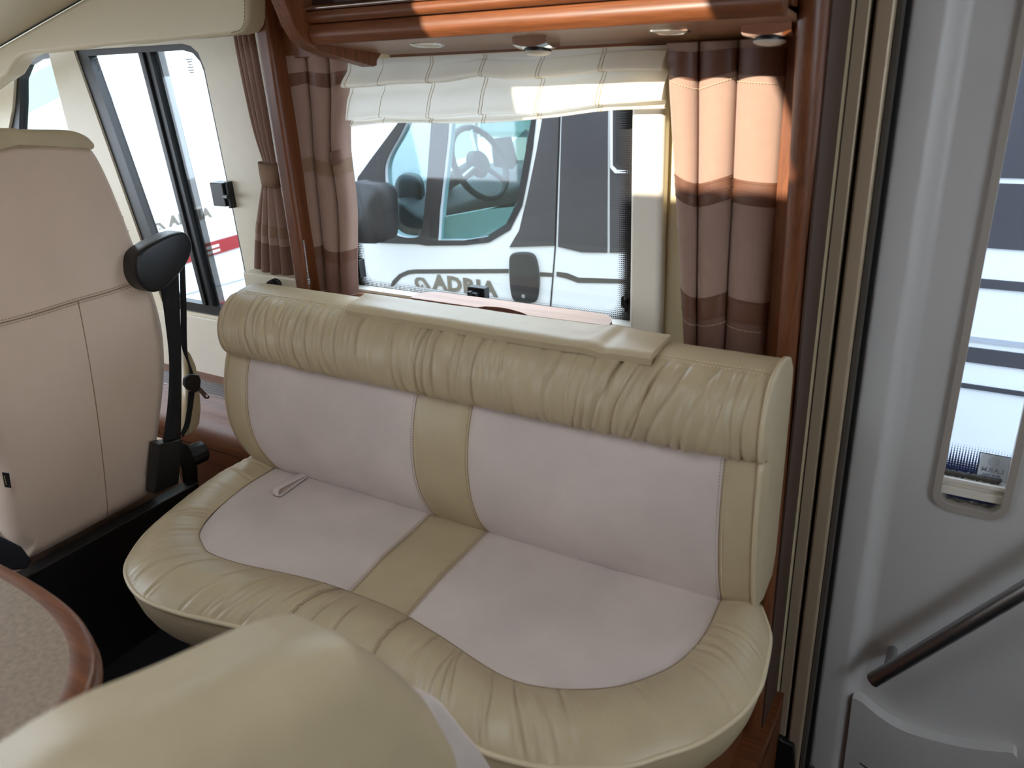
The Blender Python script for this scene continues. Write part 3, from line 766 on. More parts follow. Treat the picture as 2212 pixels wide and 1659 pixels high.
# loop strap between seat and back
c = U(600, 1070, 2, 0.468); d = U(655, 1030, 2, 0.468)
dirv = (d - c); dirv /= np.linalg.norm(dirv); side = np.array((dirv[1], -dirv[0], 0))
lp = []
for t in np.linspace(0, 1, 14): lp.append(d + dirv * 0.02 + (c - d - dirv * 0.02) * t + np.array((0, 0, 0.0)))
for a in np.linspace(-90, 90, 9)[1:-1]: lp.append(c - dirv * 0.010 * math.cos(R(a)) + np.array((0, 0, 0.011 + 0.011 * math.sin(R(a)))))
for t in np.linspace(0, 1, 14): lp.append(c + np.array((0, 0, 0.022)) + (d - c + dirv * 0.02 + np.array((0, 0, -0.016))) * t)
mb = MB(); mb.grid([[p - side * 0.011, p + side * 0.011] for p in lp]); o = mb.build('pull_loop', suede, sofa, smooth=True)
sm = o.modifiers.new('thick', 'SOLIDIFY'); sm.thickness = 0.003
# plinth under the seat
mb = MB(); mb.box(-1.52, -0.30, 0.88, 1.38, 0.0, 0.306); mb.build('plinth', wood_dark, sofa, bevel=0.003)
# padded flap lying on top of the backrest
q = [U(745, 663, 2, 0.945), U(1405, 768, 2, 0.945), U(1450, 725, 2, 0.945), U(790, 635, 2, 0.945)]
NXF, NYF = 120, 14; G = np.zeros((NXF, NYF, 3))
for i in range(NXF):
    for j in range(NYF):
        s_, t = i / (NXF - 1), j / (NYF - 1)
        p = (q[0] * (1 - s_) + q[1] * s_) * (1 - t) + (q[3] * (1 - s_) + q[2] * s_) * t
        z = 0.947 - 0.010 * (1 - min(1, t * 5)) ** 2 + 0.0022 * noise.noise((p[0] * 9, p[1] * 22, 2)) + 0.004 * math.exp(-((s_ - 0.80 - 0.06 * t) / 0.035) ** 2) * (0.4 + t) - 0.003 * math.exp(-((s_ - 0.87) / 0.02) ** 2)
        G[i, j] = (p[0], p[1], z)
Gb = G[:, ::-1].copy(); Gb[:, :, 2] -= 0.013
Gb[:, -1, 1] += 0.003; Gb[:, 0, 1] -= 0.003
mb = MB(); mb.grid(np.concatenate([G, Gb], axis=1), cv=True); nv_ = 2 * NYF
mb.f.append(tuple(range(nv_))); mb.f.append(tuple((NXF - 1) * nv_ + k for k in range(nv_)))
flap = mb.build('headrest_flap', leather, sofa, smooth=True)
em = flap.modifiers.new('edges', 'EDGE_SPLIT'); em.split_angle = R(60)
# wooden shelf in front of the window
zs_ = 0.905
ol = [(888, 643), (893, 638), (905, 633), (925, 630.5), (952, 631), (1300, 677), (1314, 681), (1321, 687), (1322, 694), (1314, 703), (1141, 681), (1128, 675), (1100, 667), (1075, 663), (1048, 661.5), (1031, 663.5)]
pts = [U(x, y, 2, zs_) for x, y in ol]
shelf = thing('window_shelf', 'narrow wooden shelf with curved cutout below the window behind the sofa', 'shelf', (-0.93, 1.49, 0.88))
mb = MB(); mb.prism([p - np.array((0, 0, 0.0012)) for p in pts], (0, 0, 0.0012)); mb.build('shelf_top', wood_pale, shelf)
mb = MB(); mb.prism([p - np.array((0, 0, 0.018)) for p in pts], (0, 0, 0.0167)); mb.build('shelf_edge', wood_edge, shelf)
for xq in (-1.08, -0.78):
    mb = MB(); mb.box(xq - 0.012, xq + 0.012, 1.50, 1.552, 0.84, 0.888); mb.build('bracket', black, shelf)
mb = MB(); mb.box(-1.55, -0.36, 1.39, 1.552, 0.0, 0.83); struct(mb.build('trim_13', wood_dark, bevel=0.003))

# ================================================================== OVERHEAD CABINET
cab = thing('overhead_cabinet', 'cherry wood overhead cabinet with chrome trim above the window', 'cabinet', (-0.8, 1.45, 1.44))
XE = -1.275
ep = smoothc([U(*p, 0, XE)[1:] for p in ((560, -60), (585, 0), (604, 45), (621, 78), (645, 102), (680, 118), (735, 132), (782, 145))], 40)
poly = [(XE, y, z) for y, z in ep] + [(XE, ep[-1][0] + 0.012, ep[-1][1] + 0.002), (XE, ep[-1][0] + 0.014, ep[-1][1] + 0.012), (XE, 1.50, 1.452), (XE, 1.548, 1.47), (XE, 1.548, 1.99), (XE, ep[0][0], 1.99)]
mb = MB(); mb.prism(poly, (0.034, 0, 0)); mb.build('end_board', wood_z, cab, bevel=0.003, seg=3)
CX0, CX1 = -1.240, -0.312
def extr(name, prof, m, x0=CX0, x1=CX1, par=cab, bev=0.0015):
    b2 = MB(); b2.prism([(x0, y, z) for y, z in prof], (x1 - x0, 0, 0)); return b2.build(name, m, par, bevel=bev)
under_m = mat('speckled underside laminate', srgb(150, 112, 86), 0.28, noise_scale=300, noise_amt=0.18, bump=0.15, bump_scale=350)
extr('underside_panel', [(1.305, 1.4765), (1.535, 1.4475), (1.535, 1.4575), (1.305, 1.4865)], under_m)
extr('rear_rail', [(1.525, 1.4435), (1.548, 1.4435), (1.548, 1.470), (1.525, 1.470)], wood_x)
lowp = [(1.306, 1.474)] + [(1.288 - 0.010 * math.sin(t * math.pi), 1.4745 + 0.038 * t) for t in np.linspace(0, 1, 9)] + [(1.31, 1.5125)]
extr('lower_fascia', lowp, wood_x)
upp = [(1.31, 1.513)] + [(1.281 - 0.007 * math.sin(t * math.pi), 1.5135 + 0.022 * t) for t in np.linspace(0, 1, 7)] + [(1.31, 1.5355)]
extr('upper_fascia', upp, wood_x)
extr('chrome_trim', [(1.276, 1.5365), (1.272, 1.540), (1.276, 1.545), (1.31, 1.545), (1.31, 1.5365)], chrome, x0=-1.238)
extr('locker_door', [(1.300, 1.546), (1.285, 1.75), (1.30, 1.97), (1.33, 1.97), (1.33, 1.546)], mat('dark gloss locker front', srgb(46, 26, 20), 0.15), x1=-0.82)
extr('locker_door', [(1.300, 1.546), (1.285, 1.75), (1.30, 1.97), (1.33, 1.97), (1.33, 1.546)], MATS['dark gloss locker front'], x0=-0.815)
extr('carcass', [(1.335, 1.49), (1.545, 1.475), (1.545, 1.985), (1.335, 1.985)], wood_x)
def under_z(y): return 1.4765 - (y - 1.305) * (0.029 / 0.23)
UN = Vector((0, -0.125, -1)).normalized()
def downlight(px, py, label):
    Y = 1.42
    for _ in range(6):
        p = U(px, py, 1, Y); 
        # slide along the sight line until it meets the sloping underside
        Y = 1.305 + np.clip((1.4765 - p[2]) / (0.029 / 0.23), 0.02, 0.21)
    p = U(px, py, 1, Y); O = Vector((p[0], Y, under_z(Y)))
    t = thing('downlight', label, 'light', O)
    m2 = MB(); m2.lathe([(0.0265, 0.0005), (0.0275, 0.0022), (0.031, 0.0030), (0.0345, 0.0022), (0.036, 0.0)], O - UN * 0.0005, UN, 36); m2.build('ring', chrome, t, smooth=True)
    m2 = MB(); m2.lathe([(0.0001, 0.0016), (0.012, 0.0015), (0.0275, 0.0012)], O, UN, 32); m2.build('lens', frost, t, smooth=True)
    return O
downlight(923, 97, 'round chrome recessed downlight near the curved cabinet end board')
downlight(1447, 68, 'round chrome recessed downlight between the two square spotlights')
def square_spot(px, py, label, wide):
    Y = 1.40; p = U(px, py, 1, Y); x = p[0]; z0 = under_z(Y)
    t = thing('square_spotlight', label, 'light', (x, Y, z0))
    w, d = wide, 0.052; n = 13; G = np.zeros((n, n, 3)); H = np.zeros((n, n, 3))
    for i in range(n):
        for j in range(n):
            u, v = -1 + 2 * i / (n - 1), -1 + 2 * j / (n - 1)
            sag = 0.011 + 0.010 * (1 - u * u) * 0.55 + 0.010 * (1 - v * v) * 0.55
            yy = Y + v * d * 0.5; G[i, j] = (x + u * w * 0.5, yy, under_z(yy) - sag * 1.0)
            H[i, j] = (x + u * w * 0.5, yy, under_z(yy) + 0.001)
    m2 = MB(); m2.grid(G)
    m2.grid([H[:, 0], G[:, 0]]); m2.grid([H[:, -1], G[:, -1]]); m2.grid([H[0], G[0]]); m2.grid([H[-1], G[-1]])
    m2.build('plate', chrome, t, smooth=False).data.polygons.foreach_set('use_smooth', [k < (n - 1) * (n - 1) for k in range((n - 1) * (n - 1) + 4 * (n - 1))])
    O = Vector((x, Y + 0.004, z0 - 0.020))
    m2 = MB(); m2.lathe([(0.0255, -0.004), (0.0265, 0.001), (0.026, 0.003)], O, UN, 32); m2.build('lamp_ring', black, t, smooth=True)
    m2 = MB(); m2.lathe([(0.0262, 0.002), (0.025, 0.0055), (0.018, 0.0085), (0.008, 0.0100), (0.0001, 0.0103)], O, UN, 32); m2.build('lens', frost, t, smooth=True)
square_spot(1158, 84, 'square chrome spotlight above the middle of the blind', 0.072)
square_spot(1664, 56, 'square chrome spotlight beside the wooden partition post', 0.078)

# ================================================================== ROMAN BLIND
blind = thing('roman_blind', 'gathered cream sheer roman blind pulled up over the window', 'blind', (-0.98, 1.51, 1.28))
xl, xr = U(745, 200, 1, 1.487)[0], U(1435, 170, 1, 1.487)[0]
bot = [(740, 276), (790, 270), (830, 266), (900, 266), (1000, 268), (1060, 266), (1130, 261), (1200, 254), (1280, 243), (1340, 238), (1437, 236)]
lip = [(740, 187), (800, 184), (850, 178), (900, 176), (960, 174), (1030, 160), (1090, 166), (1160, 165), (1230, 158), (1300, 150), (1370, 146), (1437, 147)]
fold2 = [(740, 258), (790, 256), (830, 250), (900, 254), (960, 250), (1030, 244), (1100, 243), (1160, 243), (1230, 232), (1300, 223), (1370, 219), (1437, 214)]
def zline(L):
    Pp = np.array([U(x, y, 1, 1.487)[[0, 2]] for x, y in L]); return lambda x: np.interp(x, Pp[:, 0], Pp[:, 1])
zb, zl, zf = zline(bot), zline(lip), zline(fold2)
NXB = 260; cols = []
tape_x = [U(px, 200, 1, 1.487)[0] for px in (752, 822, 925, 1042, 1163, 1296)]
for x in np.linspace(xl, xr, NXB):
    g = min(abs(x - t) for t in tape_x); pinch = math.exp(-(g / 0.03) ** 2)
    bl = 0.022 * (1 - 0.55 * pinch) + 0.006 * noise.noise((x * 8, 0.3, 1)); L1, L2, LB = zl(x), zf(x), zb(x)
    nz = lambda k: 0.003 * noise.noise((x * 11, k, 7))
    pr = [(1.528, 1.4425), (1.526, 1.428 + nz(1)), (1.524 - bl * .3, L1 + 0.030 + nz(2)), (1.510 - bl * .7, L1 + 0.012), (1.505 - bl * .8, L1), (1.515 - bl * .4, L1 - 0.004), (1.524, L1 - 0.003),
          (1.522, L1 - 0.014), (1.514 - bl * 0.3, (L1 * .55 + L2 * .45) + nz(3)), (1.507 - bl * .4, L2 + 0.014), (1.504 - bl * .5, L2), (1.510 - bl * .3, L2 - 0.003), (1.518, L2 - 0.002),
          (1.516, (L2 + LB) / 2), (1.510 - bl * .1, LB + 0.004), (1.512, LB), (1.520, LB + 0.003)]
    c2 = smoothc([(y_ - 0.019, z_) for y_, z_ in pr], 64); cols.append(np.c_[np.full(64, x), c2])
G = np.array(cols)
mb = MB(); mb.grid(G); mb.build('blind_cloth', blind_m, blind, smooth=True)
for t in tape_x:
    for off in ((0,) if t in (tape_x[0], tape_x[1]) else (-0.0035, 0.0035)):
        i = int(np.argmin(np.abs(np.linspace(xl, xr, NXB) - t)))
        wob = np.array([0.004 * math.sin(k * 0.09) for k in range(64)])
        ln = G[i].copy(); ln[:, 0] += off + wob; ln[:, 1] -= 0.0015
        m2 = MB(); m2.tube(ln, 0.0008, 4); m2.build('drawing_tape', tape_m, blind)

# ================================================================== CURTAINS
def curtain(name, label, folds_top, folds_bot, Y, z_top, z_bot, mats, bands, amp, tie=None, tilt=(0, 0, 0)):
    """pleats given as fold boundaries (X at top / bottom); bands = (z0,z1,material) sewn on strips"""
    t = thing(name, label, 'curtain', ((folds_bot[0] + folds_bot[-1]) / 2, Y, z_bot))
    n = len(folds_top) - 1; per = 16; nz = 70
    def point(u, v):                      # u in folds, v 0 top..1 bottom
        k = min(int(u), n - 1); f_ = u - k
        xt = folds_top[k] + (folds_top[k + 1] - folds_top[k]) * f_
        xb = folds_bot[k] + (folds_bot[k + 1] - folds_bot[k]) * f_
        vv = v
        x = xt + (xb - xt) * vv
        if tie: x += tie(u / n, v)
        z = z_top + (z_bot - z_top) * v
        # each pleat swells towards the room, tucks sharply behind the next at its far edge
        y = Y - amp * (math.sin(math.pi * min(1, f_ * 1.06)) ** 0.6) - amp * 0.35 * f_ + 0.004 * noise.noise((x * 14, z * 5, 3)) + 0.006 * (u / n) * math.sin(v * 5)
        z += tilt[k] * (f_ - 0.5) * min(1, 8 * (1 - v), 8 * v)
        if f_ > 0.93: y += amp * 1.3 * (f_ - 0.93) / 0.07
        return np.array((x, y, z))
    us = np.concatenate([k + np.r_[np.linspace(0, 0.93, per - 3), 0.955, 0.98, 0.9999] for k in range(n)])
    def strip_(z0, z1, nm, m, lift, rows):
        vs = np.linspace((z0 - z_top) / (z_bot - z_top), (z1 - z_top) / (z_bot - z_top), rows)
        G = np.array([[point(u, v) + np.array((0, -lift, 0)) for v in vs] for u in us])
        m2 = MB(); m2.grid(G); o = m2.build(nm, m, t, smooth=True)
        return o
    for z0, z1, m in mats: strip_(z0, z1, 'cloth', m, 0.0, max(6, int(nz * (z0 - z1) / (z_top - z_bot))))
    for z0, z1, m, nm in bands:
        o = strip_(z0, z1, nm, m, 0.0014, 5)
    return t, point
# right of the window
fx = [U(p, 100, 1, 1.48)[0] for p in (1433, 1505, 1590, 1702)]
fb = [U(p, 745, 1, 1.48)[0] for p in (1472, 1502, 1564, 1654)]
ct, pt = curtain('window_curtain', 'pleated rosy brown curtain with dark bands beside the partition post', fx, fb, 1.495, 1.445, 0.865,
        [(1.445, 0.938, curtain_lt), (0.938, 0.865, curtain_lo)],
        [(1.431, 1.387, curtain_band, 'sewn_band'), (1.207, 1.163, curtain_band, 'sewn_band'), (0.984, 0.938, curtain_band, 'sewn_band')], 0.016, tilt=(-0.020, 0.020, -0.006))
for zz in (1.187, 1.183, 1.375, 0.925, 1.203, 1.167, 0.98, 0.942):
    ln = [pt(u, (zz - 1.445) / (0.865 - 1.445)) + np.array((0, -0.0025, 0)) for u in np.linspace(0.02, 2.9, 150)]
    stuff(stitches(ln, 0.0055, 0.003, 0.0006).build('stitching', thread_light if zz in (0.925, 1.375) else curtain_lo, ct))
# left of the window
fx = [U(*p, 1, 1.50)[0] for p in ((594, 125), (651, 130), (700, 130), (742, 135))]
fb = [U(*p, 1, 1.50)[0] for p in ((658, 640), (697, 640), (731, 640), (756, 640))]
def tie_l(s, v): return -0.022 * math.exp(-((v - 0.36) / 0.20) ** 2) * s
ct2, pt2 = curtain('window_curtain', 'pleated dark brown curtain between the wooden post and the blind', fx, fb, 1.525, 1.458, 0.865,
        [(1.458, 0.865, curtain_m)], [(1.418, 1.388, curtain_band, 'sewn_band'), (1.213, 1.178, curtain_gold, 'copper_band'), (0.985, 0.955, curtain_band, 'sewn_band'), (0.955, 0.868, curtain_lo, 'dark_hem')], 0.018, tie_l, tilt=(0.014, -0.014, 0.010))
tieb = [pt2(u, 0.40) + np.array((0.0, -0.006, 0)) for u in np.linspace(2.05, 2.92, 12)]
mb = MB(); mb.grid([[p + np.array((0, 0, 0.016)), p + np.array((0, -0.001, -0.016))] for p in tieb]); o = mb.build('tieback', curtain_lo, ct2, smooth=True)
sm = o.modifiers.new('thick', 'SOLIDIFY'); sm.thickness = 0.002
# cab curtain, gathered by a tieback on the other side of the post
cc = thing('cab_curtain', 'narrow brown cab curtain gathered by a tieback beside the wooden post', 'curtain', (-1.72, 1.51, 0.9))
YC = 1.505
Lp = [(508, 62), (516, 110), (530, 180), (548, 262), (566, 330), (571, 360), (566, 420), (556, 500), (553, 575)]
Rp = [(552, 62), (560, 110), (572, 180), (586, 262), (596, 330), (602, 375), (612, 420), (628, 500), (640, 598)]
Lw = smoothc([U(*p, 1, YC) for p in Lp], 60); Rw = smoothc([U(*p, 1, YC) for p in Rp], 60)
G = np.zeros((60, 50, 3))
for i in range(60):
    for j in range(50):
        s_ = j / 49; p = Lw[i] * (1 - s_) + Rw[i] * s_
        v = i / 59; tight = math.exp(-((v - 0.56) / 0.10) ** 2); am = 0.013 * (1 - 0.6 * tight)
        p = p + np.array((0, -am * abs(math.sin(s_ * math.pi * 4.0 + 0.4)) ** 0.7 - 0.014 * math.sin(s_ * math.pi) * (1 if v > 0.6 else 0.5), 0)); G[i, j] = p
mb = MB(); mb.grid(G[:52]); mb.build('cloth', curtain_m, cc, smooth=True)
mb = MB(); mb.grid(G[51:]); mb.build('dark_hem', curtain_lo, cc, smooth=True)
mb = MB(); mb.grid(G[46:50] + np.array((0, -0.0015, 0))); mb.build('copper_band', curtain_gold, cc, smooth=True)
tbk = []
for a in np.linspace(0, 2 * math.pi, 28, endpoint=False):
    cpt = (Lw[33] + Rw[33]) / 2; tbk.append((cpt[0] + 0.031 * math.cos(a), 1.500 + 0.022 * math.sin(a), cpt[2] - 0.004 * math.cos(a)))
mb = MB(); mb.grid([[(x, y, z + 0.028) for x, y, z in tbk], [(x, y - 0.001, z) for x, y, z in tbk], [(x, y, z - 0.028) for x, y, z in tbk]], cv=True)
o = mb.build('tieback', mat('taupe tieback', srgb(150, 122, 98), 0.8, bump=0.3, bump_scale=1200), cc, smooth=True); sm = o.modifiers.new('thick', 'SOLIDIFY'); sm.thickness = 0.002
# bead chain of the blind
bc = thing('bead_chain', 'thin steel bead chain hanging by the dark brown curtain', 'chain', (-1.55, 1.46, 0.9))
ca, cb_ = U(656, 520, 1, 1.455), U(668, 612, 1, 1.455)
bead = MB(); bead.lathe([(0.0001, -0.0022), (0.0016, -0.0016), (0.0022, 0), (0.0016, 0.0016), (0.0001, 0.0022)], (0, 0, 0), (0, 0, 1), 8)
first = None
NB = 22
for k in range(NB):
    p = ca + (cb_ - ca) * (k / (NB - 1))
    if first is None:
        first = bead.build('bead', steel, bc, smooth=True); first.matrix_parent_inverse = Matrix.Identity(4); o = first
    else:
        o = first.copy(); COL.objects.link(o); o.parent = bc
    o.location = Vector(p) - bc.location
    if k > NB - 4: o.scale = (1.9, 1.9, 1.5)
mb = MB(); mb.tube([ca, cb_ - np.array((0, 0, 0.012))], 0.0006, 5); mb.build('cord', steel, bc)
# ledge and black knob at the sofa's cab end
mb = MB(); mb.box(-1.80, -1.59, 1.47, 1.552, 0.83, 0.905); struct(mb.build('trim_14', cream, bevel=0.006))
c = U(592, 616, 1, 1.45)
kn = thing('black_knob', 'round black plastic knob on the cream ledge behind the sofa end', 'knob', (c[0], 1.45, c[2] - 0.02))
ax = Vector((0.35, -1.0, 0.1)).normalized()
mb = MB(); mb.lathe([(0.0001, 0.022), (0.014, 0.021), (0.0165, 0.017), (0.0165, 0.006), (0.014, 0.004), (0.014, 0.0), (0.017, -0.002), (0.017, -0.012), (0.014, -0.014), (0.0001, -0.014)], c, ax, 28); mb.build('knob_body', black, kn, smooth=False, bevel=0.001)
mb = MB(); mb.tube([Vector(c) - ax * 0.008, Vector((c[0] - 0.01, 1.475, c[2] - 0.018))], 0.006, 8); mb.build('spindle', steel, kn)

# ================================================================== CAB SEAT
SX = -1.85
cs = thing('captain_chair', 'beige suede cab chair seen from behind with black seat belt', 'chair', (-2.05, 0.97, 0.0))
rp = [(100, 286), (150, 287), (180, 294), (202, 310), (222, 337), (247, 388), (275, 455), (300, 520), (328, 590), (352, 655), (366, 720), (370, 790), (366, 850), (357, 920), (346, 1000), (337, 1060), (326, 1080)]
lp_ = [(92, 1207), (70, 1204), (56, 1190), (40, 1168), (22, 1100), (5, 1000)]
o2 = [U(*p, 0, SX)[1:] for p in rp] + [U(*p, 0, SX)[1:] for p in lp_] + [np.array(p) for p in ((0.722, 0.80), (0.725, 0.92), (0.742, 1.03), (0.775, 1.17), (0.806, 1.26), (0.84, 1.306), (0.90, 1.328), (0.97, 1.334))]
oc = smoothc(o2, 220, closed=True)
cO = oc.mean(0)
DEP, RND, BUL = 0.13, 0.045, 0.012
def seat_face_x(y, z):
    d = oc - cO; L = np.linalg.norm(d, axis=1); ang = np.arctan2(d[:, 1], d[:, 0]); a = math.atan2(z - cO[1], y - cO[0])
    k = int(np.argmin(np.abs(np.angle(np.exp(1j * (ang - a)))))); s_ = math.hypot(y - cO[0], z - cO[1]) / (L[k] - RND)
    return SX - DEP + DEP + BUL * max(0, 1 - s_ ** 2) - (RND - math.sqrt(max(0, RND ** 2 - (max(0, s_ - 1) * (L[k] - RND)) ** 2)))
mb = MB(); mb.pillow([(SX - DEP, y, z) for y, z in oc], (1, 0, 0), DEP, RND, BUL, inner=12, rsteps=8)
sb_ = mb.build('seat_back', suede_back, cs, smooth=True)
# leather top band of the headrest, puffed over the back
tO = [U(*p, 0, SX + 0.004)[1:] for p in ((206, 312), (203, 322), (188, 322), (150, 318), (60, 320), (0, 327))] + [np.array((0.80, 1.285)), np.array((0.80, 1.30)), np.array((0.84, 1.314)), np.array((0.90, 1.337)), np.array((0.97, 1.342))] + [U(*p, 0, SX + 0.004)[1:] for p in ((60, 281), (120, 280), (160, 283), (190, 295))]
mb = MB(); mb.pillow([(SX - 0.12, y, z) for y, z in smoothc(tO, 110, closed=True)], (1, 0, 0), 0.128, 0.012, 0.004, inner=6)
mb.build('headrest_band', leather, cs, smooth=True)
def seat_line(pxs, n, lift=0.0008):
    Q = smoothc([U(*p, 0, SX)[1:] for p in pxs], n); return np.array([(seat_face_x(y, z) + lift, y, z) for y, z in Q])
hs = seat_line([(-20, 702), (60, 680), (150, 652), (230, 630), (288, 612)], 50)
for off in (0.006, -0.006): stuff(stitches(hs + np.array((0.0006, 0, off)), 0.007, 0.004, 0.0008).build('stitching', thread_dark, sb_))
mb = MB(); mb.tube(hs, 0.0016, 6); mb.build('cross_seam', thread_dark, sb_, smooth=True)
vs_ = seat_line([(163, 650), (180, 740), (200, 860), (216, 970), (232, 1095), (234, 1118)], 60, -0.0005)
mb = MB(); mb.tube(vs_, 0.0017, 6); mb.build('centre_seam', thread_dark, sb_, smooth=True)
es = seat_line([(232, 350), (262, 420), (290, 500)], 20, 0.0)
mb = MB(); mb.tube(es, 0.0016, 5); mb.build('edge_piping', leather_trim, sb_)
# maker's tab
p0 = [U(*p, 0, SX + 0.012) for p in ((4, 1020), (19, 1022), (24, 1054), (10, 1052))]
mb = MB(); mb.prism(p0, (0.0015, 0, 0)); tb_ = mb.build('fabric_tab', black_soft, cs)
pa, pb = U(9, 1028, 0, SX + 0.0142), U(14, 1048, 0, SX + 0.0142)
stuff(stitches([pa, (pa + pb) / 2, pb], 0.004, 0.0026, 0.0009).build('tab_mark', mat('gold thread', srgb(190, 170, 110), 0.5), tb_))
# dark shroud below and seat pedestal
shr = [(-1.815, 0.66, 0.0), (-1.815, 0.66, 0.36), (-1.815, 1.20, 0.36), (-1.815, 1.20, 0.0)]
mb = MB(); mb.prism(shr, (-0.045, 0, 0)); mb.build('seat_shroud', black, cs, bevel=0.004)
mb = MB(); mb.box(-2.36, -1.99, 0.68, 1.22, 0.0, 0.24); mb.build('pedestal', black, cs, bevel=0.01)
mb = MB(); mb.box(-2.45, -1.93, 0.70, 1.24, 0.24, 0.46); mb.build('seat_cushion', suede_back, cs, bevel=0.04, seg=4)
mb = MB(); mb.pillow([U(*p, 0, -1.80) for p in ((-60, 1150), (0, 1158), (40, 1178), (62, 1208), (50, 1225), (-60, 1235))], (1, 0, 0), 0.02, 0.01, 0.004, inner=4); mb.build('side_cover', mat('navy black cloth', srgb(30, 31, 40), 0.85), cs, smooth=True)
# pale side of the cushion seen past the belt
sp_ = [U(*p, 0, -1.93) for p in ((388, 755), (398, 775), (409, 825), (414, 880), (408, 915), (396, 932), (385, 935))]
mb = MB(); mb.pillow(sp_, (1, 0, 0), 0.05, 0.02, 0.004, inner=5); mb.build('side_bolster', leather, cs, smooth=True)
# belt guide
gO = smoothc([U(*p, 0, -1.825)[1:] for p in ((283, 548), (300, 532), (330, 515), (362, 502), (384, 500), (397, 515), (399, 540), (388, 568), (368, 595), (342, 620), (318, 629), (296, 620), (281, 598), (278, 570))], 80, closed=True)
mb = MB(); mb.pillow([(-1.848, y, z) for y, z in gO], (1, 0, 0), 0.055, 0.010, 0.003, inner=6, rsteps=5); mb.build('belt_guide', black, cs, smooth=True)
neck = [U(*p, 0, -1.84) for p in ((300, 535), (322, 522), (345, 535), (330, 570), (300, 575))]
# belt straps
def strap(name, L, Rr, X, m=black_soft):
    A = smoothc([U(*p, 0, X) for p in L], 24); B = smoothc([U(*p, 0, X) for p in Rr], 24)
    m2 = MB(); m2.grid([[a, (a * 2 + b) / 3, (a + b * 2) / 3, b] for a, b in zip(A, B)]); o = m2.build(name, m, cs, smooth=True)
    s3 = o.modifiers.new('thick', 'SOLIDIFY'); s3.thickness = 0.002; return o
strap('shoulder_belt', [(346, 620), (356, 690), (365, 780), (362, 870), (350, 962)], [(385, 590), (388, 680), (391, 780), (391, 880), (389, 960)], -1.822)
strap('lap_belt', [(388, 590), (390, 680), (391, 745), (407, 790), (410, 828)], [(398, 560), (402, 660), (404, 760), (414, 798), (424, 828)], -1.875)
strap('lap_belt', [(407, 845), (404, 880), (398, 915), (390, 935)], [(420, 845), (414, 890), (408, 920), (394, 945)], -1.875)
an = [U(*p, 0, -1.80) for p in ((343, 960), (394, 949), (391, 1000), (386, 1045), (334, 1068), (338, 1010))]
mb = MB(); mb.prism(an, (-0.04, 0, 0)); mb.build('belt_sleeve', black, cs, bevel=0.003)
bk = [U(*p, 0, -1.862) for p in ((400, 818), (412, 808), (431, 810), (435, 822), (433, 842), (424, 848), (406, 842), (399, 832))]
mb = MB(); mb.prism(bk, (-0.012, 0, 0)); bkl = mb.build('buckle', black, cs, bevel=0.003)
tg = [U(*p, 0, -1.866) for p in ((427, 842), (433, 836), (452, 856), (453, 860), (447, 862), (443, 861))]
hole = [U(*p, 0, -1.866) for p in ((444, 853), (447, 851), (450, 856), (447, 858))]
mb = MB(); mb.plate(tg, [hole], (-0.003, 0, 0)); mb.build('tongue', steel, bkl)
# recline knob and its arm
kc = U(424, 980, 0, -1.86)
mb = MB(); prof_ = [(0.0001, 0.05), (0.022, 0.05), (0.029, 0.044), (0.031, 0.03), (0.031, 0.0), (0.0001, 0.0)]
n = 48; ax = Vector((0.25, 1, 0.05)).normalized(); e1 = ax.orthogonal().normalized(); e2 = ax.cross(e1)
Pk = [[tuple(Vector(kc) + ax * (h - 0.02) + (e1 * math.cos(2 * math.pi * k / n) + e2 * math.sin(2 * math.pi * k / n)) * (r * (1 - 0.07 * (0.5 + 0.5 * math.cos(2 * math.pi * k / n * 9)) ** 3))) for k in range(n)] for r, h in prof_]
mb.grid(Pk, cv=True); mb.build('recline_knob', black, cs, smooth=False, bevel=0.0008)
ar = [U(*p, 0, -1.84) for p in ((394, 955), (408, 962), (420, 985), (428, 1010), (430, 1060), (405, 1062), (402, 1020), (392, 990))]
mb = MB(); mb.prism(ar, (-0.02, 0, 0)); mb.build('hinge_cover', black, cs, bevel=0.004)

# ================================================================== TABLE
tbl = thing('dinette_table', 'rounded dinette table with stone patterned top and cherry wood rim', 'table', (-1.4, 0.0, 0.0))
def sup(a, b, n, z, cx=-1.4, cy=0.0, N=120):
    out = []
    for k in range(N):
        t = 2 * math.pi * k / N; c_, s_ = math.cos(t), math.sin(t)
        out.append((cx + a * math.copysign(abs(c_) ** (2 / n), c_), cy + b * math.copysign(abs(s_) ** (2 / n), s_), z))
    return out
TZ = 0.70; A0, B0, NN = 0.55, 0.49, 3.7
mb = MB(); mb.prism(sup(A0 - 0.024, B0 - 0.024, NN - 0.15, TZ - 0.012), (0, 0, 0.0122)); mb.build('table_top', stone, tbl)
rings = []
for ins, z in ((0.028, TZ - 0.002), (0.0235, TZ + 0.0006), (0.006, TZ + 0.0006), (0.002, TZ - 0.002), (0.0, TZ - 0.006), (0.001, TZ - 0.014), (0.004, TZ - 0.0155), (0.004, TZ - 0.0175), (-0.002, TZ - 0.019), (-0.003, TZ - 0.030), (0.002, TZ - 0.040), (0.03, TZ - 0.041)):
    rings.append(sup(A0 - ins, B0 - ins, NN - 0.15 * min(1, max(0, ins) / 0.024), z))
mb = MB(); mb.grid(rings, cv=True); rim = mb.build('table_rim', wood_x, tbl, smooth=True)
mb = MB(); mb.prism(sup(A0 - 0.05, B0 - 0.05, NN - 0.3, TZ - 0.041), (0, 0, 0.004)); mb.build('underside', wood_dark, tbl)
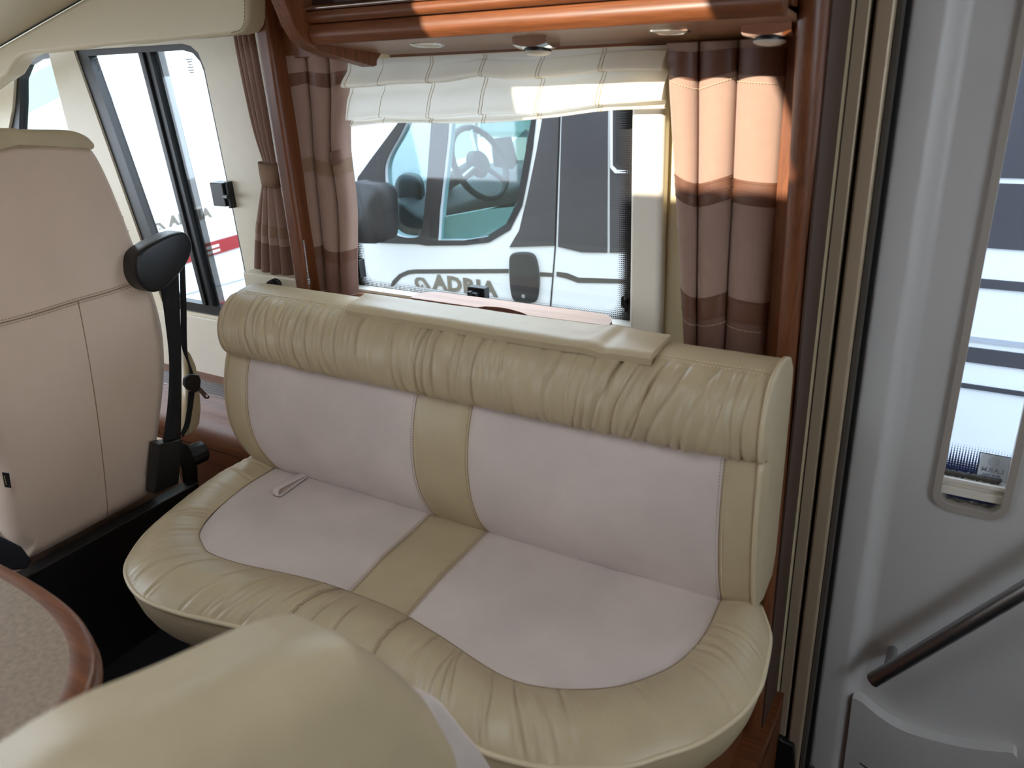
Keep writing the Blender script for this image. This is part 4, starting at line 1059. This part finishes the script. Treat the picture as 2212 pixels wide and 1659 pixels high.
mb = MB(); mb.lathe([(0.0001, 0), (0.20, 0), (0.20, 0.012), (0.05, 0.03), (0.04, 0.06), (0.04, 0.60), (0.10, 0.64), (0.10, 0.66)], (-1.4, 0.0, 0.0), (0, 0, 1), 32); mb.build('pedestal', black, tbl, smooth=False)

# ================================================================== NEAR DINETTE SEAT
ds = thing('dinette_bench', 'beige leather dinette bench with rounded backrest between table and sofa', 'bench', (-0.55, -0.05, 0.0))
FX = -0.42
BXB = FX - 0.11
bo = [(-0.60, 0.30), (-0.61, 0.70), (-0.58, 0.88), (-0.50, 0.98), (-0.38, 1.018), (-0.15, 1.028), (0.05, 1.028)] + [tuple(U(*p, 0, BXB)[1:]) for p in ((0, 1604), (150, 1516), (300, 1452), (450, 1384), (545, 1344), (610, 1328))] + [tuple(U(*p, 0, BXB + 0.02)[1:]) for p in ((668, 1336),)] + [tuple(U(*p, 0, FX - 0.045)[1:]) for p in ((740, 1372), (800, 1408), (860, 1452), (900, 1497), (935, 1557), (956, 1620))] + [(0.488, 0.68), (0.49, 0.50), (0.485, 0.30)]
bo2 = smoothc(bo, 220, closed=True)
mb = MB(); mb.pillow([(FX - 0.11, y, z) for y, z in bo2], (1, 0, 0), 0.11, 0.05, 0.006, inner=14, rsteps=8)
G_ = np.array(mb.v)
for k in range(len(mb.v)):       # soft creases near the shoulder
    x, y, z = mb.v[k]
    dz = 0.004 * math.exp(-(((y - 0.27) * 0.75 + (z - 1.085) * 1.0 - 0.0) / 0.010) ** 2) * math.exp(-((y - 0.30) / 0.09) ** 2) * (1 if x > FX - 0.07 else 0)
    mb.v[k] = (x - dz * 2 + 0.003 * noise.noise((y * 7, z * 7, 1)), y, z)
mb.build('backrest_rear', leather, ds, smooth=True)
fo = [(-0.59, 0.34), (-0.60, 0.70), (-0.57, 0.86), (-0.50, 0.93), (-0.38, 0.96), (0.05, 0.96), (0.18, 0.94), (0.27, 0.92)] + [tuple(U(*p, 0, FX - 0.085)[1:]) for p in ((800, 1440), (860, 1472), (900, 1490), (940, 1515), (990, 1575), (1025, 1618), (1052, 1662))] + [(0.70, 0.43), (0.69, 0.39), (0.65, 0.35)]
fo2 = smoothc(fo, 200, closed=True)
mb = MB(); mb.pillow([(FX - 0.17, y, z) for y, z in fo2], (1, 0, 0), 0.115, 0.03, 0.002, inner=8, rsteps=6); mb.build('backrest_front', suede, ds, smooth=True)
pp = [(FX - 0.080, y - 0.001, z) for y, z in fo2 if y > 0.50 and z > 0.42]
mb = MB(); mb.tube(pp, 0.003, 8); mb.build('piping', mat('pale piping', srgb(226, 208, 196), 0.6), ds, smooth=True)
mb = MB(); mb.box(-0.95, FX - 0.10, -0.60, 0.44, 0.30, 0.46); mb.build('seat_cushion', leather, ds, bevel=0.04, seg=4)
mb = MB(); mb.box(-0.90, FX - 0.02, -0.60, 0.42, 0.0, 0.32); mb.build('seat_box', wood_dark, ds, bevel=0.004)

# black foot at the door frame
ft = [U(*p, 1, 1.535) for p in ((1672, 1597), (1683, 1596), (1694, 1604), (1714, 1614), (1716, 1660), (1714, 1720), (1652, 1720), (1656, 1650), (1664, 1612))]
mb = MB(); mb.prism(ft, (0, 0.03, 0)); o = mb.build('door_foot', black, bevel=0.004)
tag(o, 'small black plastic foot at the bottom of the door frame', 'foot')
zmin = min(v.co.z for v in o.data.vertices)
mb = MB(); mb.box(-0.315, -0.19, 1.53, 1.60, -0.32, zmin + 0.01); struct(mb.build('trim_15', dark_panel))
mb = MB(); mb.box(-0.314, -0.250, 0.945, 1.551, -0.05, 0.003); mb.box(-0.254, -0.250, 0.945, 1.55, -0.31, -0.04); struct(mb.build('trim_16', wood_x))
mb = MB(); mb.box(-0.27, 0.70, 1.585, 1.68, -0.36, -0.247); struct(mb.build('trim_17', rubber))

# ================================================================== OUTSIDE
mb = MB(); mb.box(-14, 6, -8, 8.0, -0.70, -0.66); g_ = struct(mb.build('ground', asphalt)); g_['label'] = 'paved yard around the parked vehicles'
mb = MB(); mb.box(-30, 12, 8.0, 40, -0.70, -0.655); g2_ = struct(mb.build('lawn', grass)); g2_['label'] = 'green lawn beyond the parked van'
VY = 3.0
van = thing('camper_van', 'white camper van with dark side panels parked outside the window', 'van', (-1.0, 4.0, -0.66))
V = lambda L, y=VY: [U(px, py, 1, y) for px, py in L]
qg = smoothc(V([(834, 354), (838, 420), (840, 478), (850, 503), (877, 513), (906, 510), (914, 488), (921, 420), (932, 268), (945, 150), (900, 180), (868, 285)])[0:1] + V([(836, 420), (840, 478), (850, 503), (877, 513), (906, 510), (914, 488), (921, 420), (932, 275), (938, 200), (905, 215), (866, 290)]), 60, closed=True)
mg = V([(968, 304), (951, 454), (947, 519), (1004, 519), (1054, 511), (1095, 484), (1118, 437), (1128, 377), (1138, 320), (1149, 262), (1156, 200), (975, 205)])
qg_l = [tuple(p) for p in qg]; mg_l = [tuple(p) for p in mg]
ap = V([(748, 360), (817, 270), (900, 160)])
body = [(-3.52, VY, -0.35), (-3.60, VY, 0.1), (-3.48, VY, 0.45), tuple(V([(700, 372)])[0]), tuple(ap[0]), tuple(ap[1]), tuple(ap[2]), (-2.0, VY, 1.72), (-1.7, VY, 1.95), (1.9, VY, 1.95), (1.95, VY, 1.6), (1.95, VY, -0.35)]
mb = MB(); mb.plate(body, [qg_l, mg_l], (0, 0.05, 0)); mb.build('body_side', paint, van)
far = [(x, 5.0, z) for x, _, z in body]
fh = [U(*p, 1, 5.0) for p in ((972, 200), (970, 300), (985, 345), (1024, 330), (1030, 200))]
fh2 = [U(*p, 1, 5.0) for p in ((1040, 215), (1036, 296), (1150, 296), (1160, 215))]
mb = MB(); mb.plate(far, [[tuple(p) for p in fh], [tuple(p) for p in fh2]], (0, 0.04, 0)); mb.build('far_side', mat('van lining', srgb(120, 128, 124), 0.7), van)
mb = MB(); mb.prism(fh2, (0, -0.01, 0)); mb.build('far_pane', pane_tint, van)
mb = MB(); mb.box(-1.75, 1.95, VY + 0.04, 5.0, 1.90, 1.96); mb.box(1.90, 1.95, VY + 0.04, 5.0, -0.35, 1.92); mb.build('roof', paint, van)
mb = MB(); mb.prism([(-3.58, VY + 0.05, 0.2), (-2.9, VY + 0.05, 0.66), (-2.8, VY + 0.05, 0.64), (-3.5, VY + 0.05, -0.3)], (0, 1.9, 0)); mb.build('bonnet', paint, van)
mb = MB(); mb.box(-3.2, 1.9, VY + 0.06, 4.99, -0.36, -0.30); mb.box(-1.35, -1.30, VY + 0.06, 4.98, -0.30, 1.9); mb.build('inner_floor', van_inside, van)
# black surround of the cab glass
sur = V([(772, 384), (800, 345), (862, 262), (900, 205), (960, 170), (1172, 170), (1157, 255), (1150, 320), (1139, 385), (1127, 445), (1101, 497), (1056, 524), (1004, 530), (921, 531), (905, 528), (820, 525), (785, 520), (768, 470)], VY - 0.006)
mb = MB(); mb.plate([tuple(p) for p in sur], [[(x, VY - 0.006, z) for x, y, z in qg_l], [(x, VY - 0.006, z) for x, y, z in mg_l]], (0, 0.0055, 0)); mb.build('window_surround', van_black, van)
mb = MB(); mb.prism([(x, VY + 0.02, z) for x, y, z in qg_l], (0, 0.005, 0)); mb.build('quarter_pane', pane_tint, van)
mb = MB(); mb.prism([(x, VY + 0.02, z) for x, y, z in mg_l], (0, 0.005, 0)); mb.build('door_pane', pane_tint, van)
wt = V([(955, 517), (1004, 517.5), (1053, 509), (1093, 483), (1115, 438), (1117, 446), (1050, 452), (953, 470)], VY + 0.04)
mb = MB(); mb.prism(wt, (0, 0.05, 0)); mb.build('door_card', van_light, van)
# dashboard, wheel, seat, display
mb = MB(); mb.prism([(-3.1, 3.1, 0.72), (-2.55, 3.1, 0.78), (-2.42, 3.1, 0.70), (-2.40, 3.1, 0.45), (-2.6, 3.1, 0.2), (-3.1, 3.1, 0.2)], (0, 1.7, 0)); dash = mb.build('dashboard', van_inside, van, bevel=0.03, seg=3)
wc = U(1036, 352, 1, 3.50); wn_ = Vector((0.88, -0.10, 0.42)).normalized(); e1 = wn_.orthogonal().normalized(); e2 = wn_.cross(e1)
mb = MB(); mb.tube([Vector(wc) + (e1 * math.cos(a) + e2 * math.sin(a)) * 0.19 for a in np.linspace(0, 2 * math.pi, 40, endpoint=False)], 0.017, 10, closed=True); sw = mb.build('steering_wheel', van_black, van, smooth=True)
mb = MB(); mb.lathe([(0.0001, 0.02), (0.06, 0.015), (0.075, -0.02), (0.05, -0.05)], wc, wn_, 20); mb.build('wheel_hub', van_inside, sw)
for a in (0.5, 2.6, 4.7):
    d = e1 * math.cos(a) + e2 * math.sin(a); mb = MB(); mb.tube([Vector(wc) + d * 0.05, Vector(wc) + d * 0.18], 0.013, 8); mb.build('spoke', steel, sw)
mb = MB(); mb.tube([Vector(wc) - wn_ * 0.02, Vector(wc) - wn_ * 0.30], 0.04, 10); mb.build('steering_column', van_inside, sw)
dq = [U(*p, 1, 3.75) for p in ((1062, 300), (1105, 294), (1119, 352), (1108, 366), (1068, 360))]
mb = MB(); mb.prism(dq, (-0.02, 0.02, 0)); mb.build('dash_screen', van_black, van, bevel=0.004)
mb = MB(); mb.pillow([(-1.75, y, z) for y, z in smoothc([(3.2, 0.3), (3.18, 0.9), (3.3, 1.2), (3.6, 1.2), (3.72, 0.9), (3.7, 0.3)], 40, closed=True)], (-1, 0, 0), 0.14, 0.05, 0.02); mb.build('van_seat', van_inside, van, smooth=True)
mb = MB(); mb.box(-2.28, -1.80, 3.2, 3.72, 0.12, 0.34); mb.build('van_seat_cushion', van_inside, van, bevel=0.05, seg=3)
# mirror
mm = smoothc(V([(752, 402), (778, 398), (806, 402), (818, 420), (822, 470), (820, 520), (800, 526), (770, 522), (755, 500)], 2.80), 50, closed=True)
mb = MB(); mb.pillow(mm, (0.25, 1, 0), 0.12, 0.04, 0.01, inner=4); mb.build('wing_mirror', van_black, van, smooth=True)
mr = smoothc(V([(868, 377), (893, 373), (912, 385), (918, 420), (913, 470), (895, 482), (875, 478), (862, 455), (858, 410)], VY + 0.32), 40, closed=True)
mb = MB(); mb.pillow(mr, (0.4, -0.9, 0), 0.10, 0.03, 0.0, inner=3); fm = mb.build('speaker_pod', van_black, van, smooth=True)
# dark panels behind the B pillar
def vpanel(name, L, m, off=0.006, smooth_n=0):
    P_ = V(L, VY - off)
    m2 = MB(); m2.prism(P_, (0, off - 0.0005, 0)); return m2.build(name, m, van)
vpanel('pillar_panel', [(1176, 200), (1170, 262), (1158, 330), (1138, 427), (1121, 498), (1100, 534), (1197, 531), (1207, 260), (1210, 190)], paint_dark)
vpanel('door_gap', [(1210.5, 190), (1207.5, 260), (1198, 531), (1187, 668), (1190, 668), (1201, 531), (1210.5, 260), (1213.5, 190)], van_black, 0.002)
vpanel('side_panel', [(1216, 190), (1213, 260), (1205, 533), (1255, 545), (1311, 546), (1312, 247), (1313, 190)], paint_dark)
vpanel('side_panel', [(1318, 190), (1317, 380), (1317, 546), (1440, 546), (1440, 190)], paint_dark)
vpanel('window_rim', [(1318, 190), (1318, 362), (1328, 374), (1445, 377), (1445, 370), (1332, 367), (1323, 358), (1323, 190)], paint, 0.012)
vpanel('side_window', [(1330, 190), (1330, 350), (1340, 360), (1448, 360), (1448, 190)], van_black, 0.014)
# stripes
vpanel('stripe', [(841, 622), (848, 606), (862, 592), (880, 584), (895, 582), (1098, 581), (1098, 590), (896, 591), (882, 593), (866, 600), (852, 616), (845, 622)], decal_dark, 0.003)
vpanel('stripe', [(1166, 588), (1196, 590), (1196, 598), (1166, 597)], decal_dark, 0.003)
vpanel('stripe', [(1202, 587), (1225, 590), (1250, 600), (1440, 606), (1440, 614), (1248, 611), (1224, 602), (1202, 597)], decal_dark, 0.003)
vpanel('sill_strip', [(840, 624), (985, 640), (985, 648), (840, 632)], van_black, 0.004)
hd = smoothc(V([(1102, 570), (1105, 550), (1120, 544.5), (1148, 546), (1160, 560), (1166, 600), (1163, 640), (1154, 653), (1130, 654), (1112, 648), (1104, 620)], VY - 0.002), 60, closed=True)
mb = MB(); mb.pillow(hd, (0, -1, 0), 0.016, 0.01, 0.004, inner=4); dh = mb.build('door_handle', van_black, van, smooth=True)
lc = U(1131, 640, 1, VY - 0.02); mb = MB(); mb.lathe([(0.0001, 0.004), (0.0095, 0.003), (0.0105, -0.004)], lc, (0, -1, 0), 20); mb.build('lock', steel, dh)
# lettering with its arched emblem
def emblem(parent, O, ex, ez, h, en):
    """flat arch with a dot under it; O centre, ex right, ez up, h height"""
    O, ex, ez, en = map(np.asarray, (O, ex, ez, en))
    out = [(-0.75, -0.50), (-0.95, -0.2), (-0.88, 0.2), (-0.6, 0.45), (-0.2, 0.5), (0.25, 0.45), (1.0, -0.5), (0.55, -0.5), (0.1, 0.12), (-0.25, 0.24), (-0.52, 0.12), (-0.58, -0.12), (-0.42, -0.30), (-0.32, -0.5)]
    m2 = MB(); m2.prism([O + ex * a * h + ez * b * h for a, b in out], en * 0.002)
    m2.prism([O + ex * (-0.02 + 0.13 * math.cos(t)) * h + ez * (-0.37 + 0.13 * math.sin(t)) * h for t in np.linspace(0, 2 * math.pi, 12, endpoint=False)], en * 0.002)
    return m2.build('emblem', decal, parent)
a = U(941, 610, 1, VY - 0.003); b = U(1066, 634, 1, VY - 0.003); mid = (a + b) / 2; w_ = abs(b[0] - a[0])
tx = text_mesh('lettering', 'ADRIA', decal, (mid[0], VY - 0.003, mid[2] + 0.008), ROT_NEG_Y, 0.098, van, bold=0.0045, wide=1.16)
emblem(van, U(912, 610, 1, VY - 0.003), (1, 0, 0), (0, 0, 1), 0.050, (0, -1, 0))
# rear flank seen through the entry door
def flank(y0, y1, m, nm='flank_band', off=0.006):
    z0, z1 = U(2150, y0, 1, VY - off)[2], U(2150, y1, 1, VY - off)[2]
    m2 = MB(); m2.box(-0.42, 1.85, VY - off, VY - 0.0005, min(z0, z1), max(z0, z1)); m2.build(nm, m, van)
for y0, y1, m in ((40, 384, paint_dark), (396, 537, paint_dark), (605, 625, paint_dark), (733, 744, decal_pale), (757, 790, paint_dark), (838, 848, paint_dark)): flank(y0, y1, m)
for xw in (-2.9, 1.05):
    m2 = MB(); m2.lathe([(0.0001, 0.0), (0.20, 0.0), (0.21, -0.02), (0.33, -0.01), (0.335, 0.2), (0.0001, 0.2)], (xw, VY - 0.02, -0.325), (0, 1, 0), 32); m2.build('wheel', rubber, van)

# another white vehicle standing beyond the van
pk = thing('parked_van', 'white van with dark side glass standing on the far side of the camper van', 'van', (-7.6, 8.0, -0.66))
mb = MB(); mb.prism([(-10.2, 7.2, -0.35), (-10.2, 7.2, 0.3), (-9.6, 7.2, 0.65), (-8.9, 7.2, 1.6), (-8.4, 7.2, 1.75), (-5.30, 7.2, 1.75), (-5.28, 7.2, -0.35)], (0, 1.9, 0)); mb.build('body', paint, pk, bevel=0.05, seg=3)
mb = MB(); mb.prism([(-9.3, 7.19, 0.72), (-8.75, 7.19, 1.5), (-7.9, 7.19, 1.5), (-7.9, 7.19, 0.72)], (0, 0.012, 0)); mb.build('side_glass', paint_dark, pk)
mb = MB(); mb.prism([(-7.5, 7.19, 0.9), (-7.5, 7.19, 1.45), (-6.2, 7.19, 1.45), (-6.2, 7.19, 0.9)], (0, 0.012, 0)); mb.build('side_glass', paint_dark, pk)
for xw in (-9.3, -6.1):
    m2 = MB(); m2.lathe([(0.0001, 0.0), (0.20, 0.0), (0.33, -0.01), (0.335, 0.2), (0.0001, 0.2)], (xw, 7.18, -0.325), (0, 1, 0), 24); m2.build('wheel', rubber, pk)

# motorhome ahead of the van, its rear wall facing us
mh = thing('motorhome', 'white motorhome with red tail lights seen through the cab window', 'motorhome', (-7.0, 4.1, -0.66))
MX, MY0, MY1 = -4.5, 2.99, 5.3
out = [(MX - 5, MY0)] + [(MX - 0.16 + 0.16 * math.sin(R(t)), MY0 + 0.16 - 0.16 * math.cos(R(t))) for t in range(0, 91, 10)] + [(MX, MY1 - 0.1), (MX - 0.1, MY1), (MX - 5, MY1)]
mb = MB(); rows = [[(x, y, z) for x, y in out] for z in (-0.08, 2.35)]; mb.grid(rows, cv=True); mb.f.append(tuple(range(len(out), 2 * len(out)))); mb.f.append(tuple(range(len(out))))
mo = mb.build('body', paint, mh); mo.data.polygons.foreach_set('use_smooth', [True] * len(mo.data.polygons)); em = mo.modifiers.new('edges', 'EDGE_SPLIT'); em.split_angle = R(30)
W = lambda L, x: [U(px, py, 0, x) for px, py in L]
def rear(nm, L, m, off=0.01):
    m2 = MB(); m2.prism(W(L, MX + off), (-off - 0.001, 0, 0)); return m2.build(nm, m, mh)
rear('lamp_band', [(360, 548), (430, 530), (490, 514), (540, 500), (560, 495), (560, 520), (540, 527), (490, 543), (430, 561), (360, 582)], red_lens, 0.012)
rear('reversing_lamp', [(424, 541), (473, 527), (474, 532), (425, 547)], clear_lens, 0.02)
rear('reversing_lamp', [(426, 552), (475, 537), (476, 542), (427, 558)], clear_lens, 0.02)
rear('bumper_crease', [(380, 640), (470, 617), (560, 592), (560, 594), (470, 619), (380, 643)], decal_pale, 0.004)
rear('panel_recess', [(400, 515), (470, 495), (560, 468), (560, 492), (470, 518), (400, 540)], paint, 0.003)
rear('panel_joint', [(232, 170), (236, 170), (300, 520), (296, 520)], decal_pale, 0.002)
m2 = MB(); m2.box(MX - 3, MX - 0.05, MY0 + 0.1, MY1 - 0.1, -0.30, -0.07); m2.build('underframe', van_black, mh)
rear('red_reflector', [(440, 668), (470, 660), (500, 652), (500, 658), (470, 667), (440, 675)], mat('red reflector', srgb(225, 40, 44), 0.3), 0.05)
a, b = U(366, 478, 0, MX + 0.004), U(455, 461, 0, MX + 0.004); mid = (a + b) / 2
text_mesh('lettering', 'ADRIA', decal, (MX + 0.003, mid[1] - 0.0, mid[2]), ROT_POS_X, 0.088, mh, bold=0.004, wide=1.16)
emblem(mh, U(344, 489, 0, MX + 0.003), (0, 1, 0), (0, 0, 1), 0.047, (1, 0, 0))
# its side window and grey flank (seen through the quarter window)
m2 = MB(); m2.prism([(x, MY0 - 0.008, z) for x, z in ((-4.92, 0.55), (-4.92, 1.50), (-5.05, 1.60), (-5.75, 1.60), (-5.75, 0.55))], (0, 0.0075, 0)); m2.build('side_glass', mat('dark green glass', srgb(96, 110, 100), 0.08), mh)
m2 = MB(); m2.box(-9.4, -4.75, MY0 - 0.006, MY0 - 0.0005, 0.30, 0.38); m2.build('side_stripe', decal_dark, mh)
for xw in (-5.6, -8.6):
    m2 = MB(); m2.lathe([(0.0001, 0.0), (0.20, 0.0), (0.33, -0.01), (0.335, 0.2), (0.0001, 0.2)], (xw, MY0 + 0.02, -0.325), (0, 1, 0), 28); m2.build('wheel', rubber, mh)
